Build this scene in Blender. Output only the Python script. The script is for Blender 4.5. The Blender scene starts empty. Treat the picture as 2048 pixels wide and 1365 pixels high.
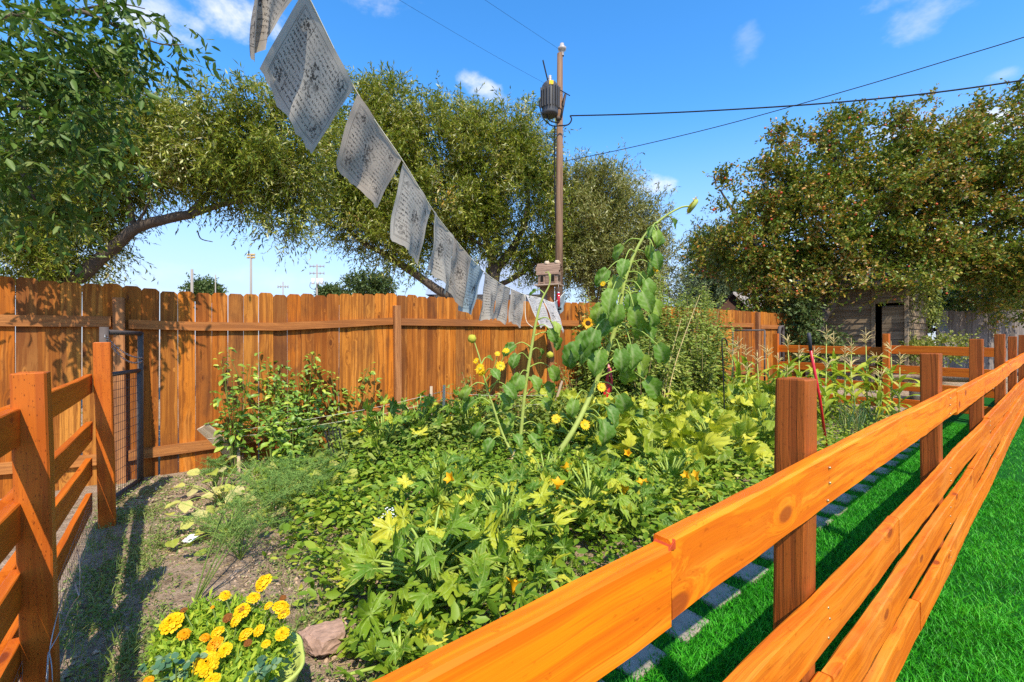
import bpy, math, random
import numpy as np
from mathutils import Vector, Matrix, Euler
R_ = math.radians
rng = random.Random(7)
nrng = np.random.default_rng(7)
scene = bpy.context.scene
COL = scene.collection
PI = math.pi

# ------------------------------------------------------------------ camera
F = 880.0            # focal length in photo pixels (2048 wide)
HOR = 685.0          # horizon row
EYE = 1.40
cam_d = bpy.data.cameras.new('camera')
cam = bpy.data.objects.new('camera', cam_d)
COL.objects.link(cam)
cam.location = (0, 0, EYE)
cam.rotation_euler = (R_(90), 0, 0)
cam_d.sensor_width = 36
cam_d.lens = F / 2048 * 36
cam_d.shift_y = (HOR - 682.5) / 2048
cam_d.clip_start = 0.02
cam_d.clip_end = 3000
scene.camera = cam

# ------------------------------------------------------------------ light
SUN = Vector((0.25, -0.78, 1.0)).normalized()      # towards the sun
sl = bpy.data.lights.new('sun', 'SUN')
sl.energy = 4.3
sl.angle = R_(0.5)
sl.color = (1.0, 0.91, 0.75)
so = bpy.data.objects.new('sun', sl)
COL.objects.link(so)
so.rotation_euler = SUN.to_track_quat('Z', 'Y').to_euler()
so.location = (3, -8, 12)

vs = scene.view_settings
scene.display_settings.display_device = 'sRGB'
vs.view_transform = 'Standard'
vs.look = 'None'
vs.exposure = 0.6
vs.gamma = 1.0
vs.use_curve_mapping = False
scene.cycles.max_bounces = 6
scene.cycles.transparent_max_bounces = 6
scene.cycles.use_denoising = False      # keeps the fine leaf and soil texture crisp
scene.cycles.sample_clamp_indirect = 4.0
scene.cycles.caustics_reflective = False
scene.cycles.caustics_refractive = False


class NT:
    """small helper round a node tree"""
    def __init__(s, tree):
        s.t = tree
        s.t.nodes.clear()

    def n(s, typ, **kw):
        nd = s.t.nodes.new(typ)
        for k, v in kw.items():
            if k.startswith('i_'):
                key = k[2:].replace('_', ' ')
                inp = nd.inputs[int(key)] if key.isdigit() else nd.inputs[key]
                if hasattr(v, 'is_linked'):
                    s.t.links.new(v, inp)
                else:
                    inp.default_value = v
            else:
                setattr(nd, k, v)
        return nd

    def link(s, a, b):
        s.t.links.new(a, b)

    def math(s, op, a, b=None, c=None, clamp=False):
        nd = s.t.nodes.new('ShaderNodeMath')
        nd.operation = op
        nd.use_clamp = clamp
        for i, v in enumerate((a, b, c)):
            if v is None:
                continue
            if hasattr(v, 'is_linked'):
                s.t.links.new(v, nd.inputs[i])
            else:
                nd.inputs[i].default_value = v
        return nd.outputs[0]

    def vmath(s, op, a, b=None):
        nd = s.t.nodes.new('ShaderNodeVectorMath')
        nd.operation = op
        for i, v in enumerate((a, b)):
            if v is None:
                continue
            if hasattr(v, 'is_linked'):
                s.t.links.new(v, nd.inputs[i])
            else:
                nd.inputs[i].default_value = v
        return nd.outputs['Value'] if op in ('LENGTH', 'DOT_PRODUCT') else nd.outputs[0]

    def mapr(s, v, a, b, c=0.0, d=1.0, smooth=True):
        nd = s.t.nodes.new('ShaderNodeMapRange')
        nd.interpolation_type = 'SMOOTHSTEP' if smooth else 'LINEAR'
        s.t.links.new(v, nd.inputs[0])
        for i, x in enumerate((a, b, c, d)):
            nd.inputs[i + 1].default_value = x
        return nd.outputs[0]

    def mix(s, fac, a, b, blend='MIX'):
        nd = s.t.nodes.new('ShaderNodeMix')
        nd.data_type = 'RGBA'
        nd.blend_type = blend
        for inp, v in ((nd.inputs[0], fac), (nd.inputs[6], a), (nd.inputs[7], b)):
            if hasattr(v, 'is_linked'):
                s.t.links.new(v, inp)
            elif isinstance(v, (tuple, list)):
                inp.default_value = tuple(v) + ((1,) if len(v) == 3 else ())
            else:
                inp.default_value = v
        return nd.outputs[2]

    def ramp(s, fac, stops, interp='LINEAR'):
        nd = s.t.nodes.new('ShaderNodeValToRGB')
        cr = nd.color_ramp
        cr.interpolation = interp
        while len(cr.elements) > 1:
            cr.elements.remove(cr.elements[-1])
        cr.elements[0].position = stops[0][0]
        cr.elements[0].color = tuple(stops[0][1]) + (1,)
        for p, c in stops[1:]:
            e = cr.elements.new(p)
            e.color = tuple(c) + (1,)
        s.t.links.new(fac, nd.inputs[0])
        return nd.outputs[0]

    def noise(s, vec, scale, detail=3.0, rough=0.55, dist=0.0):
        nd = s.t.nodes.new('ShaderNodeTexNoise')
        nd.inputs['Scale'].default_value = scale
        nd.inputs['Detail'].default_value = detail
        nd.inputs['Roughness'].default_value = rough
        nd.inputs['Distortion'].default_value = dist
        if vec is not None:
            s.t.links.new(vec, nd.inputs['Vector'])
        return nd.outputs[0]

    def scalev(s, vec, sc, loc=(0, 0, 0)):
        nd = s.t.nodes.new('ShaderNodeMapping')
        nd.inputs['Scale'].default_value = sc
        nd.inputs['Location'].default_value = loc
        s.t.links.new(vec, nd.inputs['Vector'])
        return nd.outputs[0]


# ------------------------------------------------------------------ sky
world = bpy.data.worlds.new('World')
scene.world = world
world.use_nodes = True
w = NT(world.node_tree)
sky = w.n('ShaderNodeTexSky', sky_type='NISHITA')
sky.sun_disc = False
sky.sun_elevation = math.asin(SUN.z)
sky.sun_rotation = math.atan2(SUN.x, SUN.y)
sky.altitude = 800
sky.air_density = 1.0
sky.dust_density = 0.4
sky.ozone_density = 1.6
hs = w.n('ShaderNodeHueSaturation', i_Saturation=1.34, i_Value=1.62, i_Color=sky.outputs[0])
tc = w.n('ShaderNodeTexCoord')
D = tc.outputs['Generated']


def pixdir(px, py):
    return Vector(((px - 1024) / F, 1.0, (HOR - py) / F)).normalized()


cn1 = w.noise(w.scalev(D, (1, 1, 1.7)), 7.0, 6.0, 0.62, 0.3)
cn2 = w.noise(w.scalev(D, (1, 1, 1.7), (3, 1, 2)), 26.0, 4.0, 0.6)
cnoise = w.math('ADD', w.math('MULTIPLY', cn1, 0.75), w.math('MULTIPLY', cn2, 0.25))
cloud = None
for (px, py, rx, ry, rot, dens) in [(470, 20, 150, 75, 0.05, 1.0), (300, 20, 160, 60, 0, .9), (330, 215, 130, 34, 0, 1.0),
                                    (972, 180, 78, 24, 0.42, 0.85), (1300, 374, 62, 27, 0.1, 1.0),
                                    (1785, 258, 95, 42, 0, 1.0), (1960, 250, 90, 40, 0, 1.0), (1830, 35, 80, 48, 0, .42), (1490, 95, 36, 45, 0, .2),
                                    (1800, -10, 90, 26, 0, .5), (2010, 150, 40, 18, 0, .4), (540, 560, 480, 30, 0, .30), (250, 590, 300, 26, 0, .4), (700, -30, 160, 40, 0, .5)]:
    c = pixdir(px, py)
    ex = Vector((c.y, -c.x, 0)).normalized()
    ez = ex.cross(c).normalized()
    if ez.z < 0:
        ez = -ez
    ex2 = ex * math.cos(rot) - ez * math.sin(rot)
    ez2 = ex * math.sin(rot) + ez * math.cos(rot)
    k = c.y / F           # radians per photo pixel, about
    a = w.math('DIVIDE', w.vmath('DOT_PRODUCT', w.vmath('SUBTRACT', D, tuple(c)), tuple(ex2)), rx * k)
    b = w.math('DIVIDE', w.vmath('DOT_PRODUCT', w.vmath('SUBTRACT', D, tuple(c)), tuple(ez2)), ry * k)
    ddp = w.vmath('DOT_PRODUCT', D, tuple(c))
    r2 = w.math('ADD', w.math('MULTIPLY', a, a), w.math('MULTIPLY', b, b))
    v = w.math('SUBTRACT', w.math('ADD', w.math('MULTIPLY', cnoise, 1.9), -0.25), w.math('MULTIPLY', r2, 0.40))
    m = w.mapr(v, 0.40, 1.0, 0, dens)
    m = w.math('MULTIPLY', m, w.math('GREATER_THAN', ddp, 0.0))
    cloud = m if cloud is None else w.math('MAXIMUM', cloud, m)
# the same kind of scattered cloud behind and beside the camera
gen = w.mapr(w.noise(w.scalev(D, (1, 1, 2.2), (7, 4, 1)), 3.2, 6.0, .6, .3), 0.60, 0.75, 0, .8)
sepd = w.n('ShaderNodeSeparateXYZ', i_Vector=D)
gen = w.math('MULTIPLY', gen, w.mapr(sepd.outputs[1], 0.35, 0.1, 0, 1))
cloud = w.math('MAXIMUM', cloud, gen)
hz = w.mapr(sepd.outputs[2], 0.46, 0.0, 0, .92)
skyc = w.mix(hz, hs.outputs[0], (2.7, 3.15, 4.1))
skyc = w.mix(cloud, skyc, (4.8, 4.95, 5.1))
bg = w.n('ShaderNodeBackground', i_Color=skyc, i_Strength=0.15)
out = w.n('ShaderNodeOutputWorld')
w.link(bg.outputs[0], out.inputs[0])

# ------------------------------------------------------------------ places
RX, RY = 0.7855, 0.6189       # along the near fence
CX, CY = -0.73, 0.10          # near corner of the garden


def uv_of(x, y):
    dx, dy = x - CX, y - CY
    return dx * RX + dy * RY, -dx * RY + dy * RX


def gz(x, y):
    u, v = uv_of(x, y)
    u = min(max(u, -3.0), 16.0)
    v = min(max(v, -1.0), 5.5)
    return -0.16 + 0.028 * u + 0.04 * v


def UV(u, v, h=0.0):
    x = CX + u * RX - v * RY
    y = CY + u * RY + v * RX
    return Vector((x, y, gz(x, y) + h))


def UVz(u, v, z):
    p = UV(u, v)
    p.z = z
    return p


def P(px, py, Y):
    return Vector(((px - 1024) / F * Y, Y, EYE + (HOR - py) / F * Y))


def G(px, py):
    """ground point under a photo pixel"""
    Y = 4.0
    for _ in range(30):
        x = (px - 1024) / F * Y
        Y = (EYE - gz(x, Y)) * F / max(py - HOR, 5)
    x = (px - 1024) / F * Y
    return Vector((x, Y, gz(x, Y)))


# ------------------------------------------------------------------ object helpers
def wm(o):
    return o.matrix_basis.copy() if o.parent is None else wm(o.parent) @ o.matrix_parent_inverse @ o.matrix_basis


def attach(o, parent):
    if parent is not None:
        o.parent = parent
        o.matrix_parent_inverse = wm(parent).inverted()
    return o


def tag(o, label=None, cat=None, group=None, kind=None):
    if label:
        o['label'] = label
    if cat:
        o['category'] = cat
    if group:
        o['group'] = group
    if kind:
        o['kind'] = kind
    return o


def thing(name, label, cat, loc, group=None):
    o = bpy.data.objects.new(name, None)
    o.empty_display_size = 0.1
    COL.objects.link(o)
    o.matrix_basis = Matrix.Translation(loc)
    return tag(o, label, cat, group)


def link(name, me, parent=None, M=None):
    o = bpy.data.objects.new(name, me)
    COL.objects.link(o)
    if M is not None:
        o.matrix_basis = M
    return attach(o, parent)


def np_mesh(name, V, Fc, mats, midx=None, smooth=False):
    """fast mesh from arrays; Fc is (n,3) or (n,4)"""
    me = bpy.data.meshes.new(name)
    V = np.asarray(V, dtype=np.float32)
    Fc = np.asarray(Fc, dtype=np.int32)
    n, k = Fc.shape
    me.vertices.add(len(V))
    me.vertices.foreach_set('co', V.ravel())
    me.loops.add(n * k)
    me.loops.foreach_set('vertex_index', Fc.ravel())
    me.polygons.add(n)
    me.polygons.foreach_set('loop_start', np.arange(0, n * k, k, dtype=np.int32))
    if smooth:
        me.polygons.foreach_set('use_smooth', np.ones(n, dtype=bool))
    for m in mats:
        me.materials.append(m)
    if midx is not None:
        me.polygons.foreach_set('material_index', np.asarray(midx, dtype=np.int32))
    me.update(calc_edges=True)
    return me


class MB:
    def __init__(s):
        s.v = []
        s.f = []
        s.m = []
        s.sm = []

    def add(s, vs, fs, mi=0, smooth=False):
        b = len(s.v)
        s.v += [tuple(x) for x in vs]
        for f in fs:
            s.f.append(tuple(i + b for i in f))
            s.m.append(mi)
            s.sm.append(smooth)
        return s

    def box(s, c, size, M=None, mi=0):
        hx, hy, hz_ = size[0] / 2, size[1] / 2, size[2] / 2
        vs_ = [Vector((x, y, z)) for z in (-hz_, hz_) for y in (-hy, hy) for x in (-hx, hx)]
        if M is not None:
            vs_ = [M @ q for q in vs_]
        c = Vector(c)
        vs_ = [q + c for q in vs_]
        return s.add(vs_, [(0, 2, 3, 1), (4, 5, 7, 6), (0, 1, 5, 4), (2, 6, 7, 3), (0, 4, 6, 2), (1, 3, 7, 5)], mi)

    def tube(s, pts, rad, n=8, mi=0, cap=True, smooth=True, jitter=0.0):
        pts = [Vector(p) for p in pts]
        if not hasattr(rad, '__len__'):
            rad = [rad] * len(pts)
        vs_, fs = [], []
        up = None
        for i, p in enumerate(pts):
            d = (pts[min(i + 1, len(pts) - 1)] - pts[max(i - 1, 0)])
            d = d.normalized() if d.length > 1e-9 else Vector((0, 0, 1))
            if up is None:
                up = Vector((0, 0, 1)) if abs(d.z) < 0.9 else Vector((1, 0, 0))
            a = d.cross(up)
            if a.length < 1e-6:
                a = d.cross(Vector((1, 0, 0)))
            a.normalize()
            up = a.cross(d).normalized()
            for k in range(n):
                t = 2 * PI * k / n
                r = rad[i] * (1 + (rng.uniform(-jitter, jitter) if jitter else 0))
                vs_.append(p + a * (math.cos(t) * r) + up * (math.sin(t) * r))
        for i in range(len(pts) - 1):
            for k in range(n):
                k2 = (k + 1) % n
                fs.append((i * n + k, i * n + k2, (i + 1) * n + k2, (i + 1) * n + k))
        s.add(vs_, fs, mi, smooth)
        if cap:
            m = len(pts) - 1
            b = len(s.v) - len(vs_)
            s.f.append(tuple(b + k for k in range(n))[::-1])
            s.m.append(mi)
            s.sm.append(False)
            s.f.append(tuple(b + m * n + k for k in range(n)))
            s.m.append(mi)
            s.sm.append(False)
        return s

    def lathe(s, prof, n=16, c=(0, 0, 0), mi=0, smooth=True, lobes=0, lob=0.0):
        vs_, fs = [], []
        for (r, z) in prof:
            for k in range(n):
                t = 2 * PI * k / n
                rr = r * (1 + lob * math.cos(lobes * t)) if lobes else r
                vs_.append((c[0] + rr * math.cos(t), c[1] + rr * math.sin(t), c[2] + z))
        for i in range(len(prof) - 1):
            for k in range(n):
                k2 = (k + 1) % n
                fs.append((i * n + k, i * n + k2, (i + 1) * n + k2, (i + 1) * n + k))
        return s.add(vs_, fs, mi, smooth)

    def mesh(s, name, mats):
        me = bpy.data.meshes.new(name)
        me.from_pydata(s.v, [], s.f)
        for m in (mats if isinstance(mats, (list, tuple)) else [mats]):
            me.materials.append(m)
        me.polygons.foreach_set('material_index', s.m)
        me.polygons.foreach_set('use_smooth', s.sm)
        me.update()
        return me

    def build(s, name, mats, parent=None, M=None):
        return link(name, s.mesh(name, mats), parent, M)


def spline(pts, n=6):
    """Catmull-Rom through points"""
    pts = [Vector(p) for p in pts]
    res = []
    for i in range(len(pts) - 1):
        p0, p1, p2, p3 = pts[max(i - 1, 0)], pts[i], pts[i + 1], pts[min(i + 2, len(pts) - 1)]
        for k in range(n):
            t = k / n
            res.append(0.5 * ((2 * p1) + (p2 - p0) * t + (2 * p0 - 5 * p1 + 4 * p2 - p3) * t * t + (3 * p1 - p0 - 3 * p2 + p3) * t ** 3))
    res.append(pts[-1])
    return res


def lerp_list(vals, n):
    return list(np.interp(np.linspace(0, 1, n), np.linspace(0, 1, len(vals)), vals))


def frame(pos, xdir, up=(0, 0, 1), s=1.0, sy=None, sz=None):
    x = Vector(xdir).normalized()
    z = Vector(up)
    y = z.cross(x)
    if y.length < 1e-5:
        y = Vector((0, 1, 0)).cross(x)
    y.normalize()
    z = x.cross(y).normalized()
    M = Matrix((x, y, z)).transposed().to_4x4()
    return Matrix.Translation(pos) @ M @ Matrix.Diagonal((s, s if sy is None else sy, s if sz is None else sz, 1))

# ------------------------------------------------------------------ materials
def new_mat(name):
    m = bpy.data.materials.new(name)
    m.use_nodes = True
    return m, NT(m.node_tree)


def finish(t, col, rough=0.6, spec=0.3, bump=None, bstr=0.3, bdist=0.01, metal=0.0, translucent=0.0, tcol=None, sheen=0.0):
    b = t.n('ShaderNodeBsdfPrincipled')
    if hasattr(col, 'is_linked'):
        t.link(col, b.inputs['Base Color'])
    else:
        b.inputs['Base Color'].default_value = tuple(col) + (1,)
    if hasattr(rough, 'is_linked'):
        t.link(rough, b.inputs['Roughness'])
    else:
        b.inputs['Roughness'].default_value = rough
    b.inputs['Specular IOR Level'].default_value = spec
    b.inputs['Metallic'].default_value = metal
    if bump is not None:
        bn = t.n('ShaderNodeBump', i_Height=bump, i_Strength=bstr, i_Distance=bdist)
        t.link(bn.outputs[0], b.inputs['Normal'])
    sh = b.outputs[0]
    if translucent > 0:
        tr = t.n('ShaderNodeBsdfTranslucent')
        c = tcol if tcol is not None else col
        if hasattr(c, 'is_linked'):
            t.link(c, tr.inputs[0])
        else:
            tr.inputs[0].default_value = tuple(c) + (1,)
        mx = t.n('ShaderNodeMixShader')
        mx.inputs[0].default_value = translucent
        t.link(sh, mx.inputs[1])
        t.link(tr.outputs[0], mx.inputs[2])
        sh = mx.outputs[0]
    o = t.n('ShaderNodeOutputMaterial')
    t.link(sh, o.inputs[0])


def plain(name, col, rough=0.6, spec=0.3, metal=0.0, var=0.15, scale=20, bstr=0.15, translucent=0.0):
    m, t = new_mat(name)
    tc = t.n('ShaderNodeTexCoord')
    nz = t.noise(tc.outputs['Object'], scale, 4)
    c = t.mix(nz, tuple(x * (1 - var) for x in col), tuple(min(1, x * (1 + var)) for x in col))
    finish(t, c, rough, spec, nz, bstr, 0.005, metal, translucent)
    return m


def wood(name, tones, dark, knot, axis=0, grain=1.0, rough=0.5, spec=0.35, knots=(0.9, 4.5), bstr=0.25, stain=0.0, stain_c=(.05, .03, .02), nicks=0.0, streak=0.0, streak_c=(.6, .3, .1)):
    """board wood: tones picked per board, grain along the axis, knots that bend it"""
    m, t = new_mat(name)
    tc = t.n('ShaderNodeTexCoord')
    oi = t.n('ShaderNodeObjectInfo')
    rnd = oi.outputs['Random']
    off = t.math('MULTIPLY', rnd, 61.0)
    cx = t.n('ShaderNodeCombineXYZ')
    for i in range(3):
        t.link(off, cx.inputs[i])
    v = t.vmath('ADD', tc.outputs['Object'], cx.outputs[0])

    def sc(al, ac):
        s_ = [ac, ac, ac]
        s_[axis] = al
        return t.scalev(v, tuple(s_))
    vor = t.n('ShaderNodeTexVoronoi', i_Scale=1.0, i_Vector=sc(*knots))
    dk = vor.outputs['Distance']
    ksep = t.n('ShaderNodeSeparateColor', i_Color=vor.outputs['Color'])
    pick = t.math('GREATER_THAN', ksep.outputs[0], 0.32)
    krad = t.math('ADD', t.math('MULTIPLY', ksep.outputs[1], 0.9), 0.35)
    dk = t.math('DIVIDE', dk, krad)
    fall = t.math('MULTIPLY', t.mapr(dk, 0.40, 0.0, 0, 1), pick)
    kmask = t.math('MULTIPLY', t.mapr(dk, 0.15, 0.09, 0, 1), pick)
    halo = t.math('MULTIPLY', t.mapr(dk, 0.24, 0.09, 0, 1), pick)
    warp = t.n('ShaderNodeCombineXYZ')
    lowv = t.noise(sc(1.1, 3.0), 1.0, 2.0)
    shift = t.math('ADD', t.math('MULTIPLY', fall, 0.06), t.math('MULTIPLY', lowv, 0.09))
    for i in range(3):
        if i != axis:
            t.link(shift, warp.inputs[i])
    v2 = t.vmath('ADD', v, warp.outputs[0])

    def sc2(al, ac):
        s_ = [ac, ac, ac]
        s_[axis] = al
        return t.scalev(v2, tuple(s_))
    g1 = t.noise(sc2(0.5, 34 * grain), 1.0, 3.0, 0.6)
    g2 = t.noise(sc2(3.0, 190 * grain), 1.0, 2.0, 0.6)
    blot = t.noise(sc2(1.6, 7), 1.0, 4.0, 0.6)
    base = t.ramp(rnd, [(i / max(1, len(tones) - 1), c) for i, c in enumerate(tones)])
    g1m = t.mapr(g1, 0.44, 0.60, 0, 1)
    if streak:
        sk_ = t.noise(sc2(0.35, 17), 1.0, 2.0, 0.5)
        base = t.mix(t.math('MULTIPLY', t.mapr(sk_, 0.52, 0.66), streak), base, streak_c)
    c = t.mix(t.math('MULTIPLY', g1m, 0.62), base, dark)
    c = t.mix(t.math('MULTIPLY', t.mapr(g2, 0.5, 0.72), 0.5), c, dark)
    chk = t.noise(sc2(1.3, 260 * grain), 1.0, 1.0, 0.4)
    c = t.mix(t.math('MULTIPLY', t.mapr(chk, 0.70, 0.78), 0.55), c, tuple(x * .55 for x in dark))
    c = t.mix(t.math('MULTIPLY', t.mapr(blot, 0.5, 0.72), 0.45), c, dark)
    if stain:
        st = t.noise(sc(0.9, 2.2), 1.0, 5.0, 0.65)
        c = t.mix(t.math('MULTIPLY', t.mapr(st, 0.5, 0.70), stain), c, stain_c)
    spk = t.noise(sc(26, 46), 1.0, 3.0, 0.7)          # small scuffs and dirt
    c = t.mix(t.math('MULTIPLY', t.mapr(spk, 0.62, 0.72), 0.45), c, tuple(x * .6 for x in dark))
    c = t.mix(t.math('MULTIPLY', halo, 0.35), c, dark)
    c = t.mix(t.math('MULTIPLY', kmask, 0.8), c, knot)
    if nicks:
        nk = t.n('ShaderNodeTexVoronoi', i_Scale=1.0, i_Vector=sc(38, 110))
        c = t.mix(t.math('MULTIPLY', t.mapr(nk.outputs['Distance'], 0.22, 0.13), nicks), c, tuple(x * .35 for x in dark))
    h = t.math('ADD', t.math('MULTIPLY', g1m, -0.5), t.math('MULTIPLY', g2, -0.5))
    h = t.math('SUBTRACT', h, t.math('MULTIPLY', kmask, 0.3))
    rg = t.math('ADD', t.math('MULTIPLY', g2, 0.25), rough - 0.1)
    finish(t, c, rg, spec, h, bstr, 0.004)
    return m


def leafmat(name, stops, island=False, rough=0.45, spec=0.4, translucent=0.3, vein=0.0, vein_c=(.5, .55, .25), spots=0.0, spot_c=(.35, .28, .08), noise_amt=0.35, tboost=1.25, nscale=9.0, rim=0.0):
    m, t = new_mat(name)
    if island:
        r = t.n('ShaderNodeNewGeometry').outputs['Random Per Island']
        tc = t.n('ShaderNodeTexCoord')
        big = t.noise(tc.outputs['Object'], 0.9, 3.0)
        r = t.math('ADD', t.math('MULTIPLY', r, 0.75), t.math('MULTIPLY', t.math('SUBTRACT', big, 0.37), 0.9), clamp=True)
    else:
        r = t.n('ShaderNodeObjectInfo').outputs['Random']
        tc = t.n('ShaderNodeTexCoord')
    c = t.ramp(r, stops)
    nz = None
    if not island:
        nz = t.noise(tc.outputs['Object'], nscale, 4.0)
        c = t.mix(t.math('MULTIPLY', t.mapr(nz, 0.35, 0.7), noise_amt), c, t.mix(0.5, c, (.02, .05, .01)))
        if spots:
            sp = t.noise(tc.outputs['Object'], 5.0, 5.0, 0.7)
            c = t.mix(t.math('MULTIPLY', t.mapr(sp, 0.58, 0.68), spots), c, spot_c)
    if rim:
        ar = t.n('ShaderNodeAttribute', attribute_name='rim')
        rn = t.math('MULTIPLY', t.math('FRACT', t.math('MULTIPLY', r, 17.3)), 1.0)
        rv = t.math('MULTIPLY', t.mapr(t.math('ADD', ar.outputs['Fac'], t.math('SUBTRACT', nz, .5)), .55, 1.1), rn)
        c = t.mix(t.math('MULTIPLY', rv, rim), c, (.62, .55, .07))
        bl_ = t.noise(tc.outputs['Object'], 16.0, 3.0, .6)
        c = t.mix(t.math('MULTIPLY', t.mapr(bl_, .60, .70), .45), c, (.55, .56, .30))
    if vein:
        at = t.n('ShaderNodeAttribute', attribute_name='vein')
        c = t.mix(t.math('MULTIPLY', at.outputs['Fac'], vein), c, vein_c)
    tb = t.mix(1.0, c, (tboost, tboost * 1.02, tboost * 0.55), 'MULTIPLY')
    finish(t, c, rough, spec, nz, 0.25, 0.004, 0, translucent, tb)
    return m


M = {}
# the orange stained rails and posts
M['rail'] = wood('orange_stained_rail', [(.82, .185, .004), (.90, .235, .005), (.84, .20, .004), (.88, .26, .010)], (.56, .095, .004), (.30, .055, .010), 0, 0.9, 0.52, 0.16, (3.6, 7.5), 0.2, stain=.40, stain_c=(.60, .105, .006), streak=.45, streak_c=(.93, .36, .03))
M['rail_low'] = wood('orange_lower_rail', [(.70, .165, .008), (.78, .20, .009), (.74, .175, .008)], (.48, .085, .005), (.28, .05, .010), 0, 0.9, 0.55, 0.16, (3.6, 7.5), 0.25, stain=.4, stain_c=(.82, .31, .06), streak=.4, streak_c=(.86, .30, .03))
M['rail_red'] = wood('burnt_orange_rail', [(.56, .13, .008), (.60, .145, .009), (.52, .115, .007)], (.38, .07, .006), (.16, .03, .008), 0, 0.9, 0.52, 0.18, (3.2, 7.5), 0.2, stain=.3, stain_c=(.46, .085, .006))
M['post'] = wood('brown_stained_post', [(.36, .088, .012), (.40, .10, .013), (.34, .082, .012)], (.20, .045, .008), (.14, .03, .008), 2, 1.4, 0.6, 0.22, (.8, 3.0), 0.45, nicks=.35)
M['post_red'] = wood('incised_post', [(.50, .115, .008), (.54, .13, .009)], (.36, .07, .006), (.22, .04, .008), 2, 1.0, 0.5, 0.28, (.7, 3.0), 0.25, nicks=.75)
# cedar
M['picket'] = wood('cedar_picket', [(.36, .115, .016), (.56, .205, .028), (.22, .070, .014), (.64, .26, .042), (.46, .130, .012), (.28, .092, .019), (.60, .19, .018), (.32, .125, .030), (.20, .068, .016)], (.155, .042, .009), (.09, .026, .008), 2, 1.0, 0.65, 0.12, (3.2, 8.0), 0.35, stain=.8, stain_c=(.11, .040, .016), streak=.5, streak_c=(.60, .24, .048))
M['cedar_rail'] = wood('cedar_rail', [(.44, .18, .052), (.38, .135, .036), (.48, .19, .05)], (.22, .075, .022), (.13, .05, .02), 0, 1.3, 0.7, 0.15, (.8, 4.0), 0.35, stain=.4, stain_c=(.16, .075, .04))
M['cedar_post'] = wood('cedar_post', [(.40, .17, .06), (.44, .19, .07)], (.20, .075, .03), (.1, .04, .02), 2, 1.3, 0.7, 0.15, (.8, 4.0), 0.4, stain=.5, stain_c=(.14, .065, .035))
M['roof_old'] = plain('old_roof', (.10, .085, .07), 0.9, 0.1, var=.3, scale=6)
M['grey_wood'] = wood('weathered_grey_wood', [(.20, .17, .15), (.25, .21, .18), (.16, .14, .12)], (.09, .075, .065), (.05, .04, .035), 2, 1.0, 0.8, 0.1, (.8, 4.0), 0.5, stain=.5)
M['siding'] = wood('old_siding', [(.30, .22, .145), (.25, .185, .12), (.34, .255, .17)], (.13, .095, .06), (.07, .05, .04), 0, 1.0, 0.8, 0.1, (.8, 4.0), 0.5, stain=.6, stain_c=(.13, .09, .06))  # old wood, its tones lowered to put the shade on the shed into colour
M['lath'] = wood('pale_lath', [(.62, .48, .33), (.56, .43, .30)], (.42, .30, .19), (.25, .16, .1), 2, 1.0, 0.7, 0.15, (.7, 4.0), 0.3, stain=.3, stain_c=(.3, .22, .15))
M['pole'] = wood('utility_pole', [(.23, .14, .09), (.25, .15, .09)], (.10, .058, .036), (.1, .05, .03), 2, 0.45, 0.8, 0.1, (.5, 3.0), 0.5)
M['bark'] = plain('bark', (.105, .080, .060), 0.9, 0.1, var=.5, scale=14, bstr=.9)
M['bark_grey'] = plain('bark_grey', (.13, .10, .075), 0.9, 0.1, var=.5, scale=14, bstr=.9)
M['twig'] = plain('twig', (.24, .17, .06), 0.8, 0.1, var=.3)
M['dry_stem'] = plain('dry_stem', (.50, .38, .17), 0.8, 0.1, var=.3)
# leaves
M['willow'] = leafmat('willow_leaf', [(0, (.055, .090, .006)), (.3, (.120, .170, .012)), (.55, (.21, .245, .024)), (.76, (.38, .37, .05)), (.90, (.72, .71, .40)), (1, (.50, .28, .04))], True, 0.45, 0.25, 0.28)  # pale stops: silvery leaves, brightened to put highlights into the colour
M['willow_pale'] = leafmat('silver_willow_leaf', [(0, (0.094, 0.121, 0.020)), (.35, (0.187, 0.204, 0.044)), (.65, (0.308, 0.303, 0.088)), (.85, (0.506, 0.495, 0.242)), (1, (0.660, 0.638, 0.396))], True, 0.45, 0.25, 0.25)
M['apple_leaf'] = leafmat('apple_leaf', [(0, (.060, .115, .009)), (.35, (.135, .195, .018)), (.58, (.23, .255, .03)), (.74, (.38, .29, .045)), (.88, (.50, .20, .04)), (1, (.78, .70, .42))], True, 0.42, 0.3, 0.22)
M['ash_leaf'] = leafmat('ash_leaf', [(0, (0.047, 0.101, 0.016)), (.4, (0.081, 0.155, 0.024)), (.75, (0.135, 0.203, 0.041)), (1, (0.216, 0.270, 0.081))], True, 0.45, 0.22, 0.28)
M['ash_leaf1'] = leafmat('ash_leaf_single', [(0, (0.047, 0.101, 0.016)), (.4, (0.081, 0.155, 0.024)), (.75, (0.135, 0.203, 0.041)), (1, (0.216, 0.270, 0.081))], False, 0.45, 0.22, 0.28, vein=.3)
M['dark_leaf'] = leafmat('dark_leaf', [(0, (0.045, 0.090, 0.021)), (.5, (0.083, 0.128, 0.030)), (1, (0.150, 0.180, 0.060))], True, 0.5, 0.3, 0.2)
M['fir'] = leafmat('fir_needles', [(0, (0.070, 0.105, 0.042)), (.5, (0.112, 0.147, 0.063)), (1, (0.182, 0.210, 0.098))], True, 0.6, 0.2, 0.1)
M['ivy'] = leafmat('vine_leaf', [(0, (.10, .15, .02)), (.5, (.20, .24, .04)), (1, (.42, .40, .10))], True, 0.5, 0.3, 0.3)
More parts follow.
